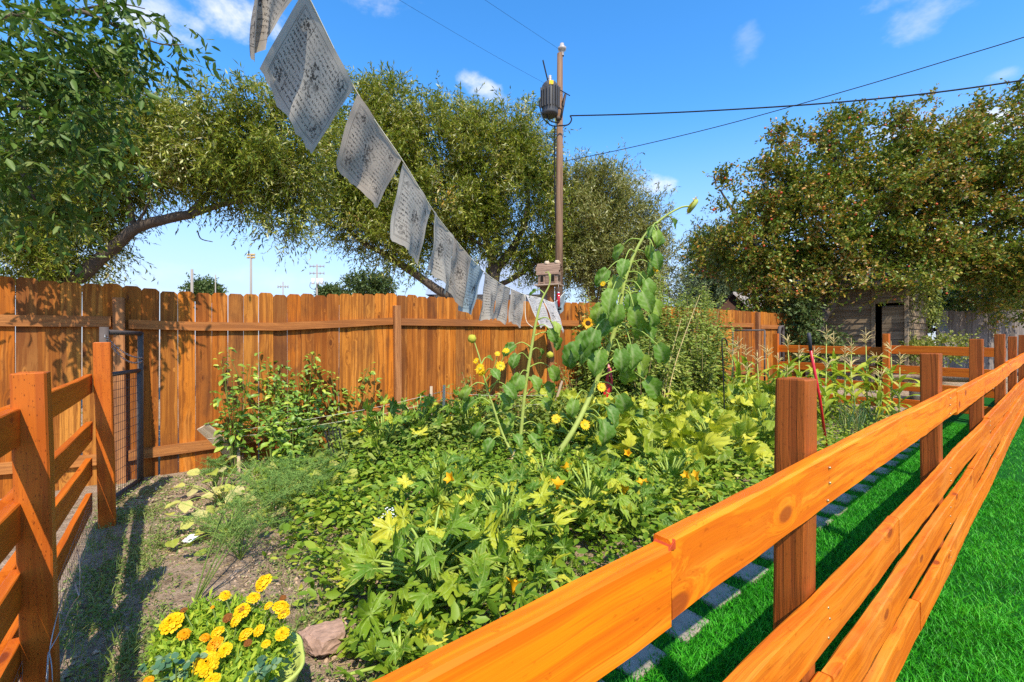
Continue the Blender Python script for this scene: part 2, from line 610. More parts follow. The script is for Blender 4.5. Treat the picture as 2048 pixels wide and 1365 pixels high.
M['zucchini'] = leafmat('zucchini_leaf', [(0, (.075, .18, .010)), (.3, (.125, .25, .013)), (.6, (.20, .325, .017)), (.80, (.33, .42, .022)), (.92, (.54, .55, .03)), (1, (.70, .64, .06))], False, 0.5, 0.35, 0.28, vein=.65, vein_c=(.50, .62, .18), noise_amt=.45, nscale=4.0, rim=.4)
M['squash'] = leafmat('squash_leaf', [(0, (.12, .215, .012)), (.25, (.21, .31, .017)), (.5, (.35, .42, .025)), (.78, (.54, .55, .035)), (1, (.70, .66, .06))], False, 0.5, 0.35, 0.32, vein=.65, vein_c=(.66, .68, .22), noise_amt=.40, nscale=4.0, rim=.6)
M['sun_leaf'] = leafmat('sunflower_leaf', [(0, (.075, .19, .014)), (.5, (.13, .27, .020)), (.85, (.24, .37, .035)), (1, (.38, .46, .06))], False, 0.55, 0.3, 0.25, vein=.55, vein_c=(.36, .42, .18), spots=.15, spot_c=(.30, .28, .08), noise_amt=.4)
M['pepper_leaf'] = leafmat('pepper_leaf', [(0, (0.114, 0.244, 0.029)), (.5, (0.211, 0.373, 0.041)), (.85, (0.356, 0.503, 0.049)), (1, (0.648, 0.680, 0.082))], False, 0.4, 0.45, 0.3, vein=.3, vein_c=(.35, .42, .12))
M['weed_leaf'] = leafmat('weed_leaf', [(0, (.11, .17, .028)), (.4, (.21, .28, .045)), (.8, (.34, .38, .075)), (1, (.54, .50, .15))], True, 0.55, 0.3, 0.3)
M['ground_leaf'] = leafmat('ground_weed_leaf', [(0, (.10, .16, .035)), (.4, (.17, .25, .05)), (.7, (.27, .32, .08)), (.88, (.42, .41, .16)), (1, (.60, .50, .26))], True, 0.55, 0.3, 0.25)
M['under_leaf'] = leafmat('understorey_leaf', [(0, (.095, .185, .013)), (.5, (.17, .28, .018)), (.8, (.30, .38, .03)), (1, (.56, .55, .07))], True, 0.5, 0.35, 0.28)
M['bean_leaf'] = leafmat('yellow_bean_leaf', [(0, (.20, .30, .04)), (.35, (.45, .48, .07)), (.7, (.66, .62, .16)), (1, (.70, .60, .30))], False, 0.55, 0.3, 0.35, vein=.3, vein_c=(.5, .55, .15), spots=.4)
M['fern'] = leafmat('asparagus_frond', [(0, (0.135, 0.270, 0.057)), (.6, (0.247, 0.427, 0.090)), (1, (0.450, 0.608, 0.158))], True, 0.6, 0.2, 0.25)
M['corn_leaf'] = leafmat('corn_leaf', [(0, (.17, .29, .015)), (.4, (.33, .43, .022)), (.8, (.52, .54, .035)), (1, (.60, .50, .12))], False, 0.5, 0.3, 0.35, vein=.25, vein_c=(.6, .62, .15))
M['onion'] = leafmat('onion_leaf', [(0, (.06, .13, .045)), (.6, (.10, .19, .06)), (1, (.35, .34, .12))], True, 0.4, 0.4, 0.15)
M['tassel'] = plain('corn_tassel', (.72, .56, .25), 0.8, 0.1, var=.2, translucent=.2)
M['stalk'] = plain('green_stalk', (.34, .40, .09), 0.6, 0.25, var=.3, scale=12)
M['petiole'] = plain('petiole', (.34, .45, .08), 0.5, 0.3, var=.2, scale=12, translucent=.1)
M['stem_green'] = plain('stem_green', (.14, .20, .04), 0.6, 0.25, var=.3, scale=12)
M['petal'] = leafmat('sunflower_petal', [(0, (.86, .52, .01)), (1, (.92, .62, .015))], True, 0.5, 0.2, 0.3, tboost=1.0)
M['petal_orange'] = leafmat('orange_petal', [(0, (.85, .40, .01)), (1, (.92, .52, .015))], True, 0.5, 0.2, 0.3, tboost=1.0)
M['disc'] = plain('flower_disc', (.06, .03, .012), 0.9, 0.1, var=.4, scale=90, bstr=.8)
M['disc_green'] = plain('green_disc', (.42, .40, .05), 0.9, 0.1, var=.3, scale=60, bstr=.8)
M['marigold'] = leafmat('marigold_petal', [(0, (.86, .46, .005)), (.6, (.90, .56, .006)), (1, (.93, .66, .02))], True, 0.55, 0.2, 0.2, tboost=1.0)
M['marigold_or'] = leafmat('orange_marigold_petal', [(0, (.84, .30, .004)), (.6, (.88, .38, .006)), (1, (.90, .48, .01))], True, 0.55, 0.2, 0.2, tboost=1.0)
M['spent'] = leafmat('spent_petal', [(0, (.16, .055, .015)), (1, (.34, .13, .03))], True, 0.9, 0.1, 0.1)
M['marigold_leaf'] = leafmat('marigold_leaf', [(0, (0.130, 0.260, 0.019)), (.5, (0.286, 0.429, 0.033)), (1, (0.676, 0.702, 0.065))], True, 0.5, 0.3, 0.35)
M['nasturtium'] = leafmat('blue_green_leaf', [(0, (.06, .14, .07)), (.6, (.09, .20, .10)), (1, (.40, .48, .22))], True, 0.5, 0.3, 0.2)
M['red'] = plain('red_plastic', (.55, .012, .02), 0.35, 0.5, var=.1)
M['grip'] = plain('dark_grip', (.05, .05, .06), 0.6, 0.3, var=.2)
M['black'] = plain('black_plastic', (.012, .014, .012), 0.5, 0.3, var=.2)
M['steel'] = plain('painted_pipe', (.105, .085, .075), 0.7, 0.12, 0.0, var=.3, scale=30)
M['galv'] = plain('galvanised', (.45, .48, .50), 0.35, 0.5, 0.8, var=.25, scale=18)
M['wire'] = plain('wire', (.40, .38, .36), 0.4, 0.5, 0.8, var=.2)
M['cable'] = plain('cable', (.012, .012, .014), 0.6, 0.2, var=.2)
M['screw'] = plain('screw', (.50, .38, .2), 0.4, 0.5, 0.8, var=.1)
M['string'] = plain('string', (.78, .72, .58), 0.9, 0.1, var=.1)
M['concrete'] = plain('paver_concrete', (.32, .265, .21), 0.95, 0.05, var=.45, scale=16, bstr=.4)
M['rock'] = plain('red_sandstone', (.37, .235, .175), 0.9, 0.1, var=.6, scale=4.5, bstr=1.0)
M['pot'] = plain('green_pot', (.50, .58, .13), 0.4, 0.4, var=.15, scale=6)
M['clod'] = plain('soil_clod', (.46, .33, .225), 0.95, 0.05, var=.4, scale=30, bstr=1)
M['soil'] = plain('potting_soil', (.05, .035, .025), 0.95, 0.05, var=.5, scale=60, bstr=1)
M['white'] = plain('white_plastic', (.8, .82, .82), 0.5, 0.3, var=.05)
M['roof_grey'] = plain('roof_shingle', (.34, .31, .29), 0.9, 0.1, var=.25, scale=8)
M['roof_blue'] = plain('blue_grey_roof', (.27, .32, .40), 0.6, 0.3, var=.1, scale=3)
M['wall_dark'] = plain('dark_siding', (.10, .055, .04), 0.8, 0.1, var=.3, scale=8)
M['wall_pale'] = plain('pale_wall', (.42, .43, .46), 0.8, 0.1, var=.1, scale=4)
M['dark'] = plain('interior_shade', (.02, .016, .012), 0.9, 0.05, var=.2)  # near-black colour stands in for shade inside doorway and openings
M['apple'] = leafmat('apple_skin', [(0, (.50, .04, .015)), (.6, (.58, .09, .02)), (1, (.62, .22, .05))], True, 0.35, 0.5, 0.0)
M['glass_red'] = plain('red_feeder_liquid', (.42, .008, .012), 0.12, 0.6, var=.05)
M['transformer'] = plain('grey_transformer', (.075, .075, .08), 0.5, 0.3, 0.0, var=.15, scale=8)
M['porcelain'] = plain('porcelain', (.42, .38, .35), 0.3, 0.5, var=.2)
M['yellow_sign'] = plain('yellow_tag', (.85, .50, .02), 0.6, 0.2, var=.05)
M['lamp_grey'] = plain('lamp_housing', (.50, .36, .14), 0.6, 0.3, 0.2, var=.3)
M['conc_pole'] = plain('steel_pole', (.30, .26, .22), 0.8, 0.2, var=.15)
M['log'] = wood('log_bark', [(.42, .30, .18), (.46, .33, .2)], (.22, .14, .08), (.1, .06, .04), 0, 1.0, 0.85, 0.1, (.8, 4.0), 0.5)


def turf_mat():
    m, t = new_mat('turf_blade')
    r = t.n('ShaderNodeNewGeometry').outputs['Random Per Island']
    tcg = t.n('ShaderNodeTexCoord')
    tuft = t.noise(tcg.outputs['Object'], 22.0, 3.0, .6)
    patch = t.noise(tcg.outputs['Object'], 2.2, 3.0, .6)
    r = t.math('ADD', t.math('MULTIPLY', r, .5), t.math('ADD', t.math('MULTIPLY', t.math('SUBTRACT', tuft, .4), 1.5), t.math('MULTIPLY', t.math('SUBTRACT', patch, .5), .9)), clamp=True)
    c = t.ramp(r, [(0, (.012, .13, .004)), (.35, (.036, .32, .008)), (.75, (.085, .52, .020)), (1, (.24, .66, .07))])
    finish(t, c, 0.5, 0.25, None, translucent=0.25)
    return m


M['turf'] = turf_mat()


def ground_mat():
    """one sheet: bare soil in the garden, dry grass beyond"""
    m, t = new_mat('ground_soil')
    tc = t.n('ShaderNodeTexCoord')
    v = tc.outputs['Object']
    n1 = t.noise(v, 1.6, 6.0, 0.6)
    n2 = t.noise(v, 14.0, 6.0, 0.7)
    n3 = t.noise(v, 70.0, 3.0, 0.7)
    c = t.ramp(n2, [(.28, (.20, .135, .088)), (.45, (.42, .30, .20)), (.6, (.56, .41, .285)), (.8, (.66, .50, .36))])
    c = t.mix(t.mapr(n1, .54, .68), c, t.ramp(n3, [(.3, (.11, .10, .035)), (.5, (.22, .20, .07)), (.75, (.36, .31, .14))]))
    n4 = t.noise(v, 190.0, 3.0, 0.7)
    c = t.mix(t.math('MULTIPLY', t.mapr(n4, .45, .7), .4), c, (.10, .065, .04))
    h = t.math('ADD', t.math('MULTIPLY', n2, 1.0), t.math('ADD', t.math('MULTIPLY', n3, 0.5), t.math('MULTIPLY', n4, .25)))
    finish(t, c, 0.95, 0.05, h, 1.0, 0.045)
    return m


M['ground'] = ground_mat()
M['turf_base'] = plain('turf_backing', (.008, .085, .01), 0.9, 0.1, var=.5, scale=50, bstr=.8)


def flag_mat(name, base, tint):
    """faded cotton with block printed rows of script, a middle picture and corner pictures"""
    m, t = new_mat(name)
    uv = t.n('ShaderNodeUVMap').outputs[0]
    oi = t.n('ShaderNodeObjectInfo').outputs['Random']
    sp = t.n('ShaderNodeSeparateXYZ', i_Vector=uv)
    u, v = sp.outputs[0], sp.outputs[1]
    cb = t.n('ShaderNodeCombineXYZ', i_X=u, i_Y=v, i_Z=t.math('MULTIPLY', oi, 40.0))
    vec = cb.outputs[0]
    wob = t.math('MULTIPLY', t.math('SUBTRACT', t.noise(vec, 7.0, 2.0), 0.5), 0.02)
    row = t.math('FRACT', t.math('MULTIPLY', t.math('ADD', v, wob), 17.0))
    band = t.math('MULTIPLY', t.mapr(row, .18, .28), t.mapr(row, .74, .64))
    gl = t.noise(t.scalev(vec, (62, 34, 1)), 1.0, 2.0, 0.6)
    top = t.mapr(row, .60, .50)                        # heavier head line of the script
    script = t.math('MULTIPLY', band, t.mapr(t.math('ADD', gl, t.math('MULTIPLY', t.math('SUBTRACT', 1.0, top), .07)), .50, .56))

    def rect(x0, x1, y0, y1, e=.004):
        a = t.math('MULTIPLY', t.mapr(u, x0 - e, x0 + e), t.mapr(u, x1 + e, x1 - e))
        b = t.math('MULTIPLY', t.mapr(v, y0 - e, y0 + e), t.mapr(v, y1 + e, y1 - e))
        return t.math('MULTIPLY', a, b)

    def frame_(x0, x1, y0, y1, wd=.006):
        return t.math('SUBTRACT', rect(x0 - wd, x1 + wd, y0 - wd, y1 + wd), rect(x0, x1, y0, y1))

    def pic(cx, cy, rx, ry, sc, thr=.5):
        a = t.math('DIVIDE', t.math('SUBTRACT', u, cx), rx)
        b = t.math('DIVIDE', t.math('SUBTRACT', v, cy), ry)
        r2 = t.math('ADD', t.math('MULTIPLY', a, a), t.math('MULTIPLY', b, b))
        nz = t.noise(vec, sc, 4.0, .6, .8)
        return t.mapr(t.math('SUBTRACT', nz, t.math('MULTIPLY', r2, .16)), thr - .05, thr + .02), t.mapr(r2, 1.0, .9)
    inner = rect(.10, .93, .10, .90)
    ink = t.math('MULTIPLY', script, inner)
    pics = None
    clear = None
    for (cx, cy, rx, ry, sc) in [(.52, .5, .15, .20, 22), (.19, .19, .085, .085, 34), (.84, .19, .085, .085, 34), (.19, .81, .085, .085, 34), (.84, .81, .085, .085, 34)]:
        pk, zone = pic(cx, cy, rx, ry, sc, .47)
        pk = t.math('MULTIPLY', pk, zone)
        pics = pk if pics is None else t.math('MAXIMUM', pics, pk)
        clear = zone if clear is None else t.math('MAXIMUM', clear, zone)
    ink = t.math('MULTIPLY', ink, t.math('SUBTRACT', 1.0, clear))
    ink = t.math('MAXIMUM', ink, pics)
    for q in [(.085, .945, .085, .915), (.10, .28, .10, .28), (.75, .93, .10, .28), (.10, .28, .72, .90), (.75, .93, .72, .90)]:
        ink = t.math('MAXIMUM', ink, frame_(*q))
    worn = t.mapr(t.noise(vec, 5.0, 4.0, .65), .30, .60, .35, 1.0)
    ink = t.math('MULTIPLY', ink, worn)
    dirt = t.noise(vec, 3.0, 5.0, .65)
    weave = t.noise(t.scalev(vec, (300, 300, 1)), 1.0, 1.0)
    cloth = t.mix(t.mapr(dirt, .35, .7), base, tint)
    cloth = t.mix(t.math('MULTIPLY', weave, .25), cloth, tuple(x * .7 for x in base))
    c = t.mix(t.math('MULTIPLY', ink, .90), cloth, (.04, .037, .035))
    finish(t, c, 0.9, 0.05, weave, .2, .002, 0, 0.45, c)
    return m


M['flag'] = flag_mat('faded_white_flag', (.56, .52, .45), (.44, .405, .35))
M['flag_cream'] = flag_mat('faded_cream_flag', (.52, .455, .375), (.40, .345, .285))
M['flag_blue'] = flag_mat('faded_blue_flag', (.40, .50, .54), (.34, .43, .47))
M['flag_white'] = flag_mat('bright_white_flag', (.78, .77, .74), (.68, .68, .66))

# ================================================================== the setting
def make_ground():
    """one sheet, fine near the camera, reaching the horizon"""
    xs = sorted(set(list(np.linspace(-9, 18, 109)) + [-1500, -400, -120, -50, -25, -14, 26, 40, 70, 150, 400, 1500]))
    ys = sorted(set(list(np.linspace(-4, 18, 89)) + [-300, -60, -20, -8, 26, 40, 70, 150, 400, 1500]))
    V, Fc = [], []
    for y in ys:
        for x in xs:
            u, v = uv_of(x, y)
            z = gz(x, y)
            if 0.85 < v < 5.0 and 0.1 < u < 10:
                z += 0.022 * math.sin(5 * x + 2 * y) * math.sin(4 * y - 1.7 * x) + rng.uniform(-.008, .008)
            V.append((x, y, z))
    nx = len(xs)
    for j in range(len(ys) - 1):
        for i in range(nx - 1):
            a = j * nx + i
            Fc.append((a, a + 1, a + nx + 1, a + nx))
    o = link('ground', np_mesh('ground', V, Fc, [M['ground']], smooth=True))
    tag(o, kind='structure')


make_ground()


def sheet(name, u0, u1, v0, v1, h, mat, n=40):
    V, Fc = [], []
    for j in range(5):
        for i in range(n + 1):
            V.append(tuple(UV(u0 + (u1 - u0) * i / n, v0 + (v1 - v0) * j / 4, h)))
    for j in range(4):
        for i in range(n):
            a = j * (n + 1) + i
            Fc.append((a, a + 1, a + n + 2, a + n + 1))
    return tag(link(name, np_mesh(name, V, Fc, [mat], smooth=True)), kind='structure')


lawn = sheet('lawn', -4, 15, -7, 0.98, 0.006, M['turf_base'])


# ------------------------------------------------------------------ boards
def board_mesh(name, L, w, h, mat, seg=10, ch=0.004, rough=0.0015, bow=0.0, wane=None):
    """board along X, w across (Y), h high (Z), rounded edges, slightly uneven"""
    hy, hz_ = w / 2, h / 2
    prof = [(-hy, -hz_ + ch), (-hy + ch, -hz_), (hy - ch, -hz_), (hy, -hz_ + ch), (hy, hz_ - ch), (hy - ch, hz_), (-hy + ch, hz_), (-hy, hz_ - ch)]
    mb = MB()
    V, Fc = [], []
    ph = rng.uniform(0, 6)
    for i in range(seg + 1):
        x = -L / 2 + L * i / seg
        dz = bow * math.sin(PI * i / seg) + rough * 2 * math.sin(x * 3.1 + ph)
        dy = rough * 2 * math.sin(x * 2.3 + ph * 2)
        for (y, z) in prof:
            V.append((x, y + dy + rng.uniform(-rough, rough), z + dz + rng.uniform(-rough, rough)))
    for i in range(seg):
        for k in range(8):
            k2 = (k + 1) % 8
            Fc.append((i * 8 + k, (i + 1) * 8 + k, (i + 1) * 8 + k2, i * 8 + k2))
    mb.add(V, Fc)
    mb.add(V[:8], [tuple(range(8))])
    mb.add(V[-8:], [tuple(range(8))[::-1]])
    return mb.mesh(name, mat)


def post_mesh(name, L, w, mat, seg=5, ch=0.006, rough=0.002):
    """post along Z, its top at z = 0"""
    h = w / 2
    prof = [(-h, -h + ch), (-h + ch, -h), (h - ch, -h), (h, -h + ch), (h, h - ch), (h - ch, h), (-h + ch, h), (-h, h - ch)]
    V, Fc = [], []
    for i in range(seg + 1):
        z = -L + L * i / seg
        for (x, y) in prof:
            V.append((x + rng.uniform(-rough, rough), y + rng.uniform(-rough, rough), z if i < seg else z - .004))
    b = len(V)
    for (x, y) in prof:
        V.append((x * .93, y * .93, rng.uniform(-.0015, .0015)))
    for i in range(seg + 1):
        for k in range(8):
            k2 = (k + 1) % 8
            Fc.append((i * 8 + k, i * 8 + k2, (i + 1) * 8 + k2, (i + 1) * 8 + k))
    Fc.append(tuple(b + k for k in range(8)))
    mb = MB()
    mb.add(V, Fc)
    return mb.mesh(name, mat)


def between(a, b, roll_up=(0, 0, 1)):
    """matrix for a board whose X runs from a to b, centred"""
    a, b = Vector(a), Vector(b)
    return frame((a + b) / 2, b - a, roll_up)


screw_me = MB().lathe([(0.0, .003), (.003, .0027), (.0042, .001), (.0042, -.002)], 8).mesh('screw', M['screw'])
ANG_R = math.atan2(RY, RX)
RAILS = [(1.045, .018), (.65, .018), (.385, .026), (.115, .032)]       # top z at u = 2 and its rise along u
# ------------------------------------------------------------------ near fence, along u
nf = thing('rail_fence', 'bright orange four-rail fence running from the foreground to the right', 'fence', UV(2, 0))
for u, top in [(0.02, 1.25), (2.06, 1.287), (4.2, 1.332), (6.3, 1.43), (8.45, 1.50), (10.35, 1.485), (12.5, 1.53), (14.5, 1.55)]:
    p = UVz(u, 0, top)
    lean = Euler((R_(rng.uniform(-.5, .5)), R_(rng.uniform(-.6, .6)), ANG_R + R_(rng.uniform(-1, 1)))).to_matrix().to_4x4()
    o = link('post', post_mesh('post', top - gz(p.x, p.y) + .12, .089, M['post']), nf, Matrix.Translation(p) @ lean)
cuts = [[-.14, 1.23, 4.47, 8.3, 14.6], [-.14, 2.92, 6.25, 10.4, 14.6], [-.14, 2.1, 5.2, 8.5, 14.6], [-.14, 3.35, 6.9, 10.4, 14.6]]
for k, (z0, sl_) in enumerate(RAILS):
    for j in range(4):
        u0, u1 = cuts[k][j], cuts[k][j + 1]
        dz = [0, .012, -.006, .004][j] if k == 0 else rng.uniform(-.006, .006)
        a = UVz(u0 + .0015, -.0665, z0 + sl_ * (u0 - 2) - .075 + dz)
        b = UVz(u1 - .0015, -.0665, z0 + sl_ * (u1 - 2) - .075 + dz)
        me = board_mesh('rail', (b - a).length, .038, .15, M['rail'] if k == 0 else M['rail_low'], max(8, int((u1 - u0) * 9)), .005, .0016, rng.uniform(-.008, .008))
        r = link('rail', me, nf, between(a, b))
        # screws at the posts
        for u in (2.06, 4.2, 6.3, 8.45):
            if u0 < u < u1:
                zc = z0 + sl_ * (u - 2) - .075 + dz
                for q in (-.045, 0.0, .045):
                    p = UVz(u + rng.uniform(-.012, .012), -.0665 - .0205, zc + q + rng.uniform(-.006, .006))
                    link('screw', screw_me, r, Matrix.Translation(p) @ Vector((RY, -RX, 0)).to_track_quat('Z', 'Y').to_matrix().to_4x4())
# the chipped red end of the top rail
mb = MB()
c0 = UVz(1.235, -.0665, RAILS[0][0] + .018 * (1.23 - 2) - .003)
mb.add([(-.016, -.0175, -.004), (.006, -.0195, -.004), (.006, .0195, -.004), (-.016, .0175, -.004), (-.006, -.0175, .004), (.006, -.0188, .0125), (.006, .0188, .0125), (-.004, .017, .006)],
       [(0, 1, 5, 4), (1, 2, 6, 5), (2, 3, 7, 6), (3, 0, 4, 7), (4, 5, 6, 7)])
M['red_stain'] = plain('fresh_red_stain', (.46, .06, .015), 0.6, 0.2, var=.4, scale=60)
mb.build('splinter', M['red_stain'], nf, frame(c0, (RX, RY, .018)))

# ------------------------------------------------------------------ left fence, along v
lf = thing('rail_fence', 'burnt orange rail fence at the left edge leading to the metal gate', 'fence', UV(.1, 2))
LV = [(0.1, .02, 1.25), (0.08, 2.0, None), (.135, 3.97, None)]
ANG_L = ANG_R
for (u, v, px, py) in [(.10, 1.98, 78, 745), (.14, 3.97, 203, 685)]:
    p = UV(u, v)
    top = EYE + (HOR - py) / F * p.y
    lean = Euler((R_(.5), R_(-1.2), ANG_R)).to_matrix().to_4x4()
    p.z = top
    link('post', post_mesh('post', top - gz(p.x, p.y) + .15, .097, M['post_red']), lf, Matrix.Translation(p) @ lean)
LR = [1.155, .80, .53, .265]
for k, z in enumerate(LR):
    for (v0, v1) in [(-.1, 1.99), (1.993, 4.01)]:
        a = UVz(.03, v0, z - .07 - .02 + .012 * v0 * .5)
        b = UVz(.062, v1, z - .07 - .02 + .012 * v1 * .5)
        me = board_mesh('rail', (b - a).length,   .038, .14, M['rail_red'], 10, .004, .0014, rng.uniform(-.006, .006))
        link('rail', me, lf, between(a, b))

# ------------------------------------------------------------------ far fence, along v at u = 10.2
ff = thing('rail_fence', 'orange rail fence crossing behind the corn in front of the old shed', 'fence', UV(10.2, 1.5))
UF = 10.2
for v, top in [(1.42, 1.545), (3.15, 1.575)]:
    p = UVz(UF, v, top)
    link('post', post_mesh('post', top - gz(p.x, p.y) + .1, .089, M['post_red']), ff, Matrix.Translation(p) @ Euler((0, 0, ANG_R)).to_matrix().to_4x4())
for z in (1.315, .985, .70, .42):
    for (v0, v1) in [(.06, 1.42), (1.423, 3.19)]:
        a, b = UVz(UF + .066, v0, z - .07), UVz(UF + .066, v1, z - .07 + .03)
        link('rail', board_mesh('rail', (b - a).length,   .038, .14, M['rail_red'], 6, .004, .001), ff, between(a, b))

# ------------------------------------------------------------------ cedar back fence
FD = Vector((.839, .545, 0)).normalized()
F0 = Vector((-3.46, 4.5, 0))
FN = Vector((FD.y, -FD.x, 0))           # towards the garden


def FT(px):
    r = (px - 1024) / F
    return (r * F0.y - F0.x) / (FD.x - r * FD.y)


def FP(t, off=0.0, z=0.0):
    p = F0 + FD * t + FN * off
    return Vector((p.x, p.y, z))


TOPS = [(0, 554), (100, 560), (205, 568), (250, 572), (290, 576), (350, 583), (470, 587), (640, 590), (785, 589), (900, 597), (1000, 601), (1150, 605), (1430, 618), (1560, 627), (1700, 632)]
tt = [FT(p) for p, _ in TOPS]
tz = [EYE + (HOR - y) / F * FP(FT(p)).y for p, y in TOPS]


def fence_top(t):
    return float(np.interp(t, tt, tz))


def picket_mesh(i):
    w_, th, L, ear = .1405, .017, 1.98, .026
    r = random.Random(i * 13 + 1)
    mb = MB()
    segs = 6
    V, Fc = [], []
    e1, e2 = ear * r.uniform(.7, 1.15), ear * r.uniform(.7, 1.15)
    rows = [(-L + (L - ear) * k / segs, -w_ / 2, w_ / 2) for k in range(segs + 1)] + [(0.0, -w_ / 2 + e1, w_ / 2 - e2)]
    cup = r.uniform(-.004, .004)
    tw = r.uniform(-.02, .02)
    for (z, x0, x1) in rows:
        for (x, y) in ((x0, -th / 2), ((x0 + x1) / 2, -th / 2 + cup), (x1, -th / 2), (x1, th / 2), ((x0 + x1) / 2, th / 2 + cup), (x0, th / 2)):
            V.append((x, y + tw * x * (z + 1) + .004 * math.sin(z * 2 + i), z))
    n = len(rows)
    for j in range(n - 1):
        for k in range(6):
            k2 = (k + 1) % 6
            Fc.append((j * 6 + k, j * 6 + k2, (j + 1) * 6 + k2, (j + 1) * 6 + k))
    Fc.append(tuple((n - 1) * 6 + k for k in range(6)))
    mb.add(V, Fc)
    return mb.mesh('picket', M['picket'])


PK = [picket_mesh(i) for i in range(9)]
cf = thing('cedar_fence', 'tall dog-eared cedar picket fence along the back of the garden', 'fence', FP(2, 0, gz(-1.8, 5.6)))
t = FT(-150)
ang_f = math.atan2(FD.y, FD.x)
while t < 13.6:
    z = fence_top(t) + rng.uniform(-.012, .012)
    rot = Euler((0, R_(rng.uniform(-.35, .35)), ang_f + R_(rng.uniform(-1, 1)))).to_matrix().to_4x4()
    link('picket', PK[rng.randrange(9)], cf, Matrix.Translation(FP(t, rng.uniform(-.003, .003), z)) @ rot)
    t += .1405 + rng.choice([.001, .001, .0015, .002, .003, .006])
PT = {'a': FT(240), 'b': FT(791), 'c': FT(1097), 'd': FT(1511), 'z': FT(-150)}
for key, py in (('a', 596), ('b', 612), ('d', 625)):
    p = FP(PT[key], .0085 + .042 + .004)
    top = EYE + (HOR - py) / F * p.y
    p.z = top
    link('post', post_mesh('post', top + .2, .085, M['cedar_post']), cf, Matrix.Translation(p) @ Euler((0, R_(-.6), ang_f)).to_matrix().to_4x4())
# the tall post that carries the birdhouse
p = FP(PT['c'], .06)
bh_top = EYE + (HOR - 570) / F * p.y
p.z = bh_top
link('post', post_mesh('post', bh_top + .1, .085, M['cedar_post']), cf, Matrix.Translation(p) @ Euler((0, 0, ang_f)).to_matrix().to_4x4())


def bent_rail(t0, t1, pix, h, off=.031, seg=14):
    """rail in the fence plane following photo rows (px, top y)"""
    V, Fc = [], []
    L = t1 - t0
    mid = FP((t0 + t1) / 2, off)
    prof = [(-.019, -h), (.019, -h), (.019, 0), (-.019, 0)]
    txs = [FT(a) for a, _ in pix]
    zs = [EYE + (HOR - b) / F * FP(FT(a)).y for a, b in pix]
    zm = float(np.interp((t0 + t1) / 2, txs, zs))
    mid.z = zm
    for i in range(seg + 1):
        tq = t0 + L * i / seg
        z = float(np.interp(tq, txs, zs)) - zm
        for (y, dz) in prof:
            V.append((tq - (t0 + t1) / 2, y + rng.uniform(-.001, .001), z + dz + rng.uniform(-.0015, .0015)))
    for i in range(seg):
        for k in range(4):
            k2 = (k + 1) % 4
            Fc.append((i * 4 + k, (i + 1) * 4 + k, (i + 1) * 4 + k2, i * 4 + k2))
    Fc += [(0, 1, 2, 3), tuple(seg * 4 + k for k in (3, 2, 1, 0))]
    mb = MB().add(V, Fc)
    return mb.build('rail', M['cedar_rail'], cf, Matrix.Translation(mid) @ Euler((0, 0, ang_f)).to_matrix().to_4x4())


bent_rail(FT(-150), FT(224), [(-150, 628), (0, 630), (224, 634)], .10)
bent_rail(FT(259), FT(784), [(259, 640), (400, 645), (560, 646), (680, 641), (784, 636)], .089)
bent_rail(FT(799), FT(1089), [(799, 637), (1000, 641), (1089, 641)], .095)
bent_rail(FT(1106), FT(1503), [(1106, 641), (1503, 647)], .095)
bent_rail(FT(1518), FT(1620), [(1518, 650), (1620, 652)], .095)
bent_rail(FT(-150), FT(224), [(-150, 935), (0, 925), (224, 905)], .10)
bent_rail(FT(259), FT(784), [(259, 900), (500, 868), (784, 812)], .10)
bent_rail(FT(799), FT(1503), [(799, 810), (1089, 775), (1503, 738)], .09)

# ------------------------------------------------------------------ gates of pipe and wire
def gate(name, label, A, B, zt, z_arch, zb, posts=True, nv=16, nh=13):
    A, B = Vector(A), Vector(B)
    d = (B - A)
    d.z = 0
    L = d.length
    d.normalize()
    g = thing(name, label, 'gate', Vector((A.x, A.y, gz(A.x, A.y))))

    def q(s, z):
        return Vector((A.x + d.x * s, A.y + d.y * s, z))
    if posts:
        MB().tube([q(0, gz(A.x, A.y) - .05), q(0, z_arch + .03)], .030, 12).build('gate_post', M['steel'], g)
        MB().tube([q(L, gz(B.x, B.y) - .05), q(L, z_arch)], .024, 12).build('gate_post', M['steel'], g)
        MB().tube([q(0, z_arch - .01), q(L * .5, z_arch - .012), q(L, z_arch - .01)], .022, 10).build('top_bar', M['steel'], g)
    s0, s1 = .055, L - .035
    fr = [q(s0, zb), q(s0, zt), q(s1, zt), q(s1, zb)]
    for a, b in ((fr[0], fr[1]), (fr[1], fr[2]), (fr[2], fr[3]), (fr[3], fr[0])):
        MB().tube([a, b], .019, 10).build('frame_tube', M['steel'], g)
    mb = MB()
    for i in range(1, nv):
        s = s0 + (s1 - s0) * i / nv
        mb.tube([q(s, zb), q(s, zt)], .0022, 4, cap=False)
    for i in range(1, nh):
        z = zb + (zt - zb) * (i / nh) ** .85
        mb.tube([q(s0, z), q(s1, z)], .0022, 4, cap=False)
    mb.build('wire_mesh', M['steel'], g)
    return g, q, L


gA, gB = P(208, 700, 3.62), P(281, 700, 4.28)
g1, q1, gl1 = gate('metal_gate', 'dark pipe gate with wire mesh between orange post and cedar fence', gA, gB,
                   EYE + (HOR - 741) / F * 4.28, EYE + (HOR - 664) / F * 4.0, .07)
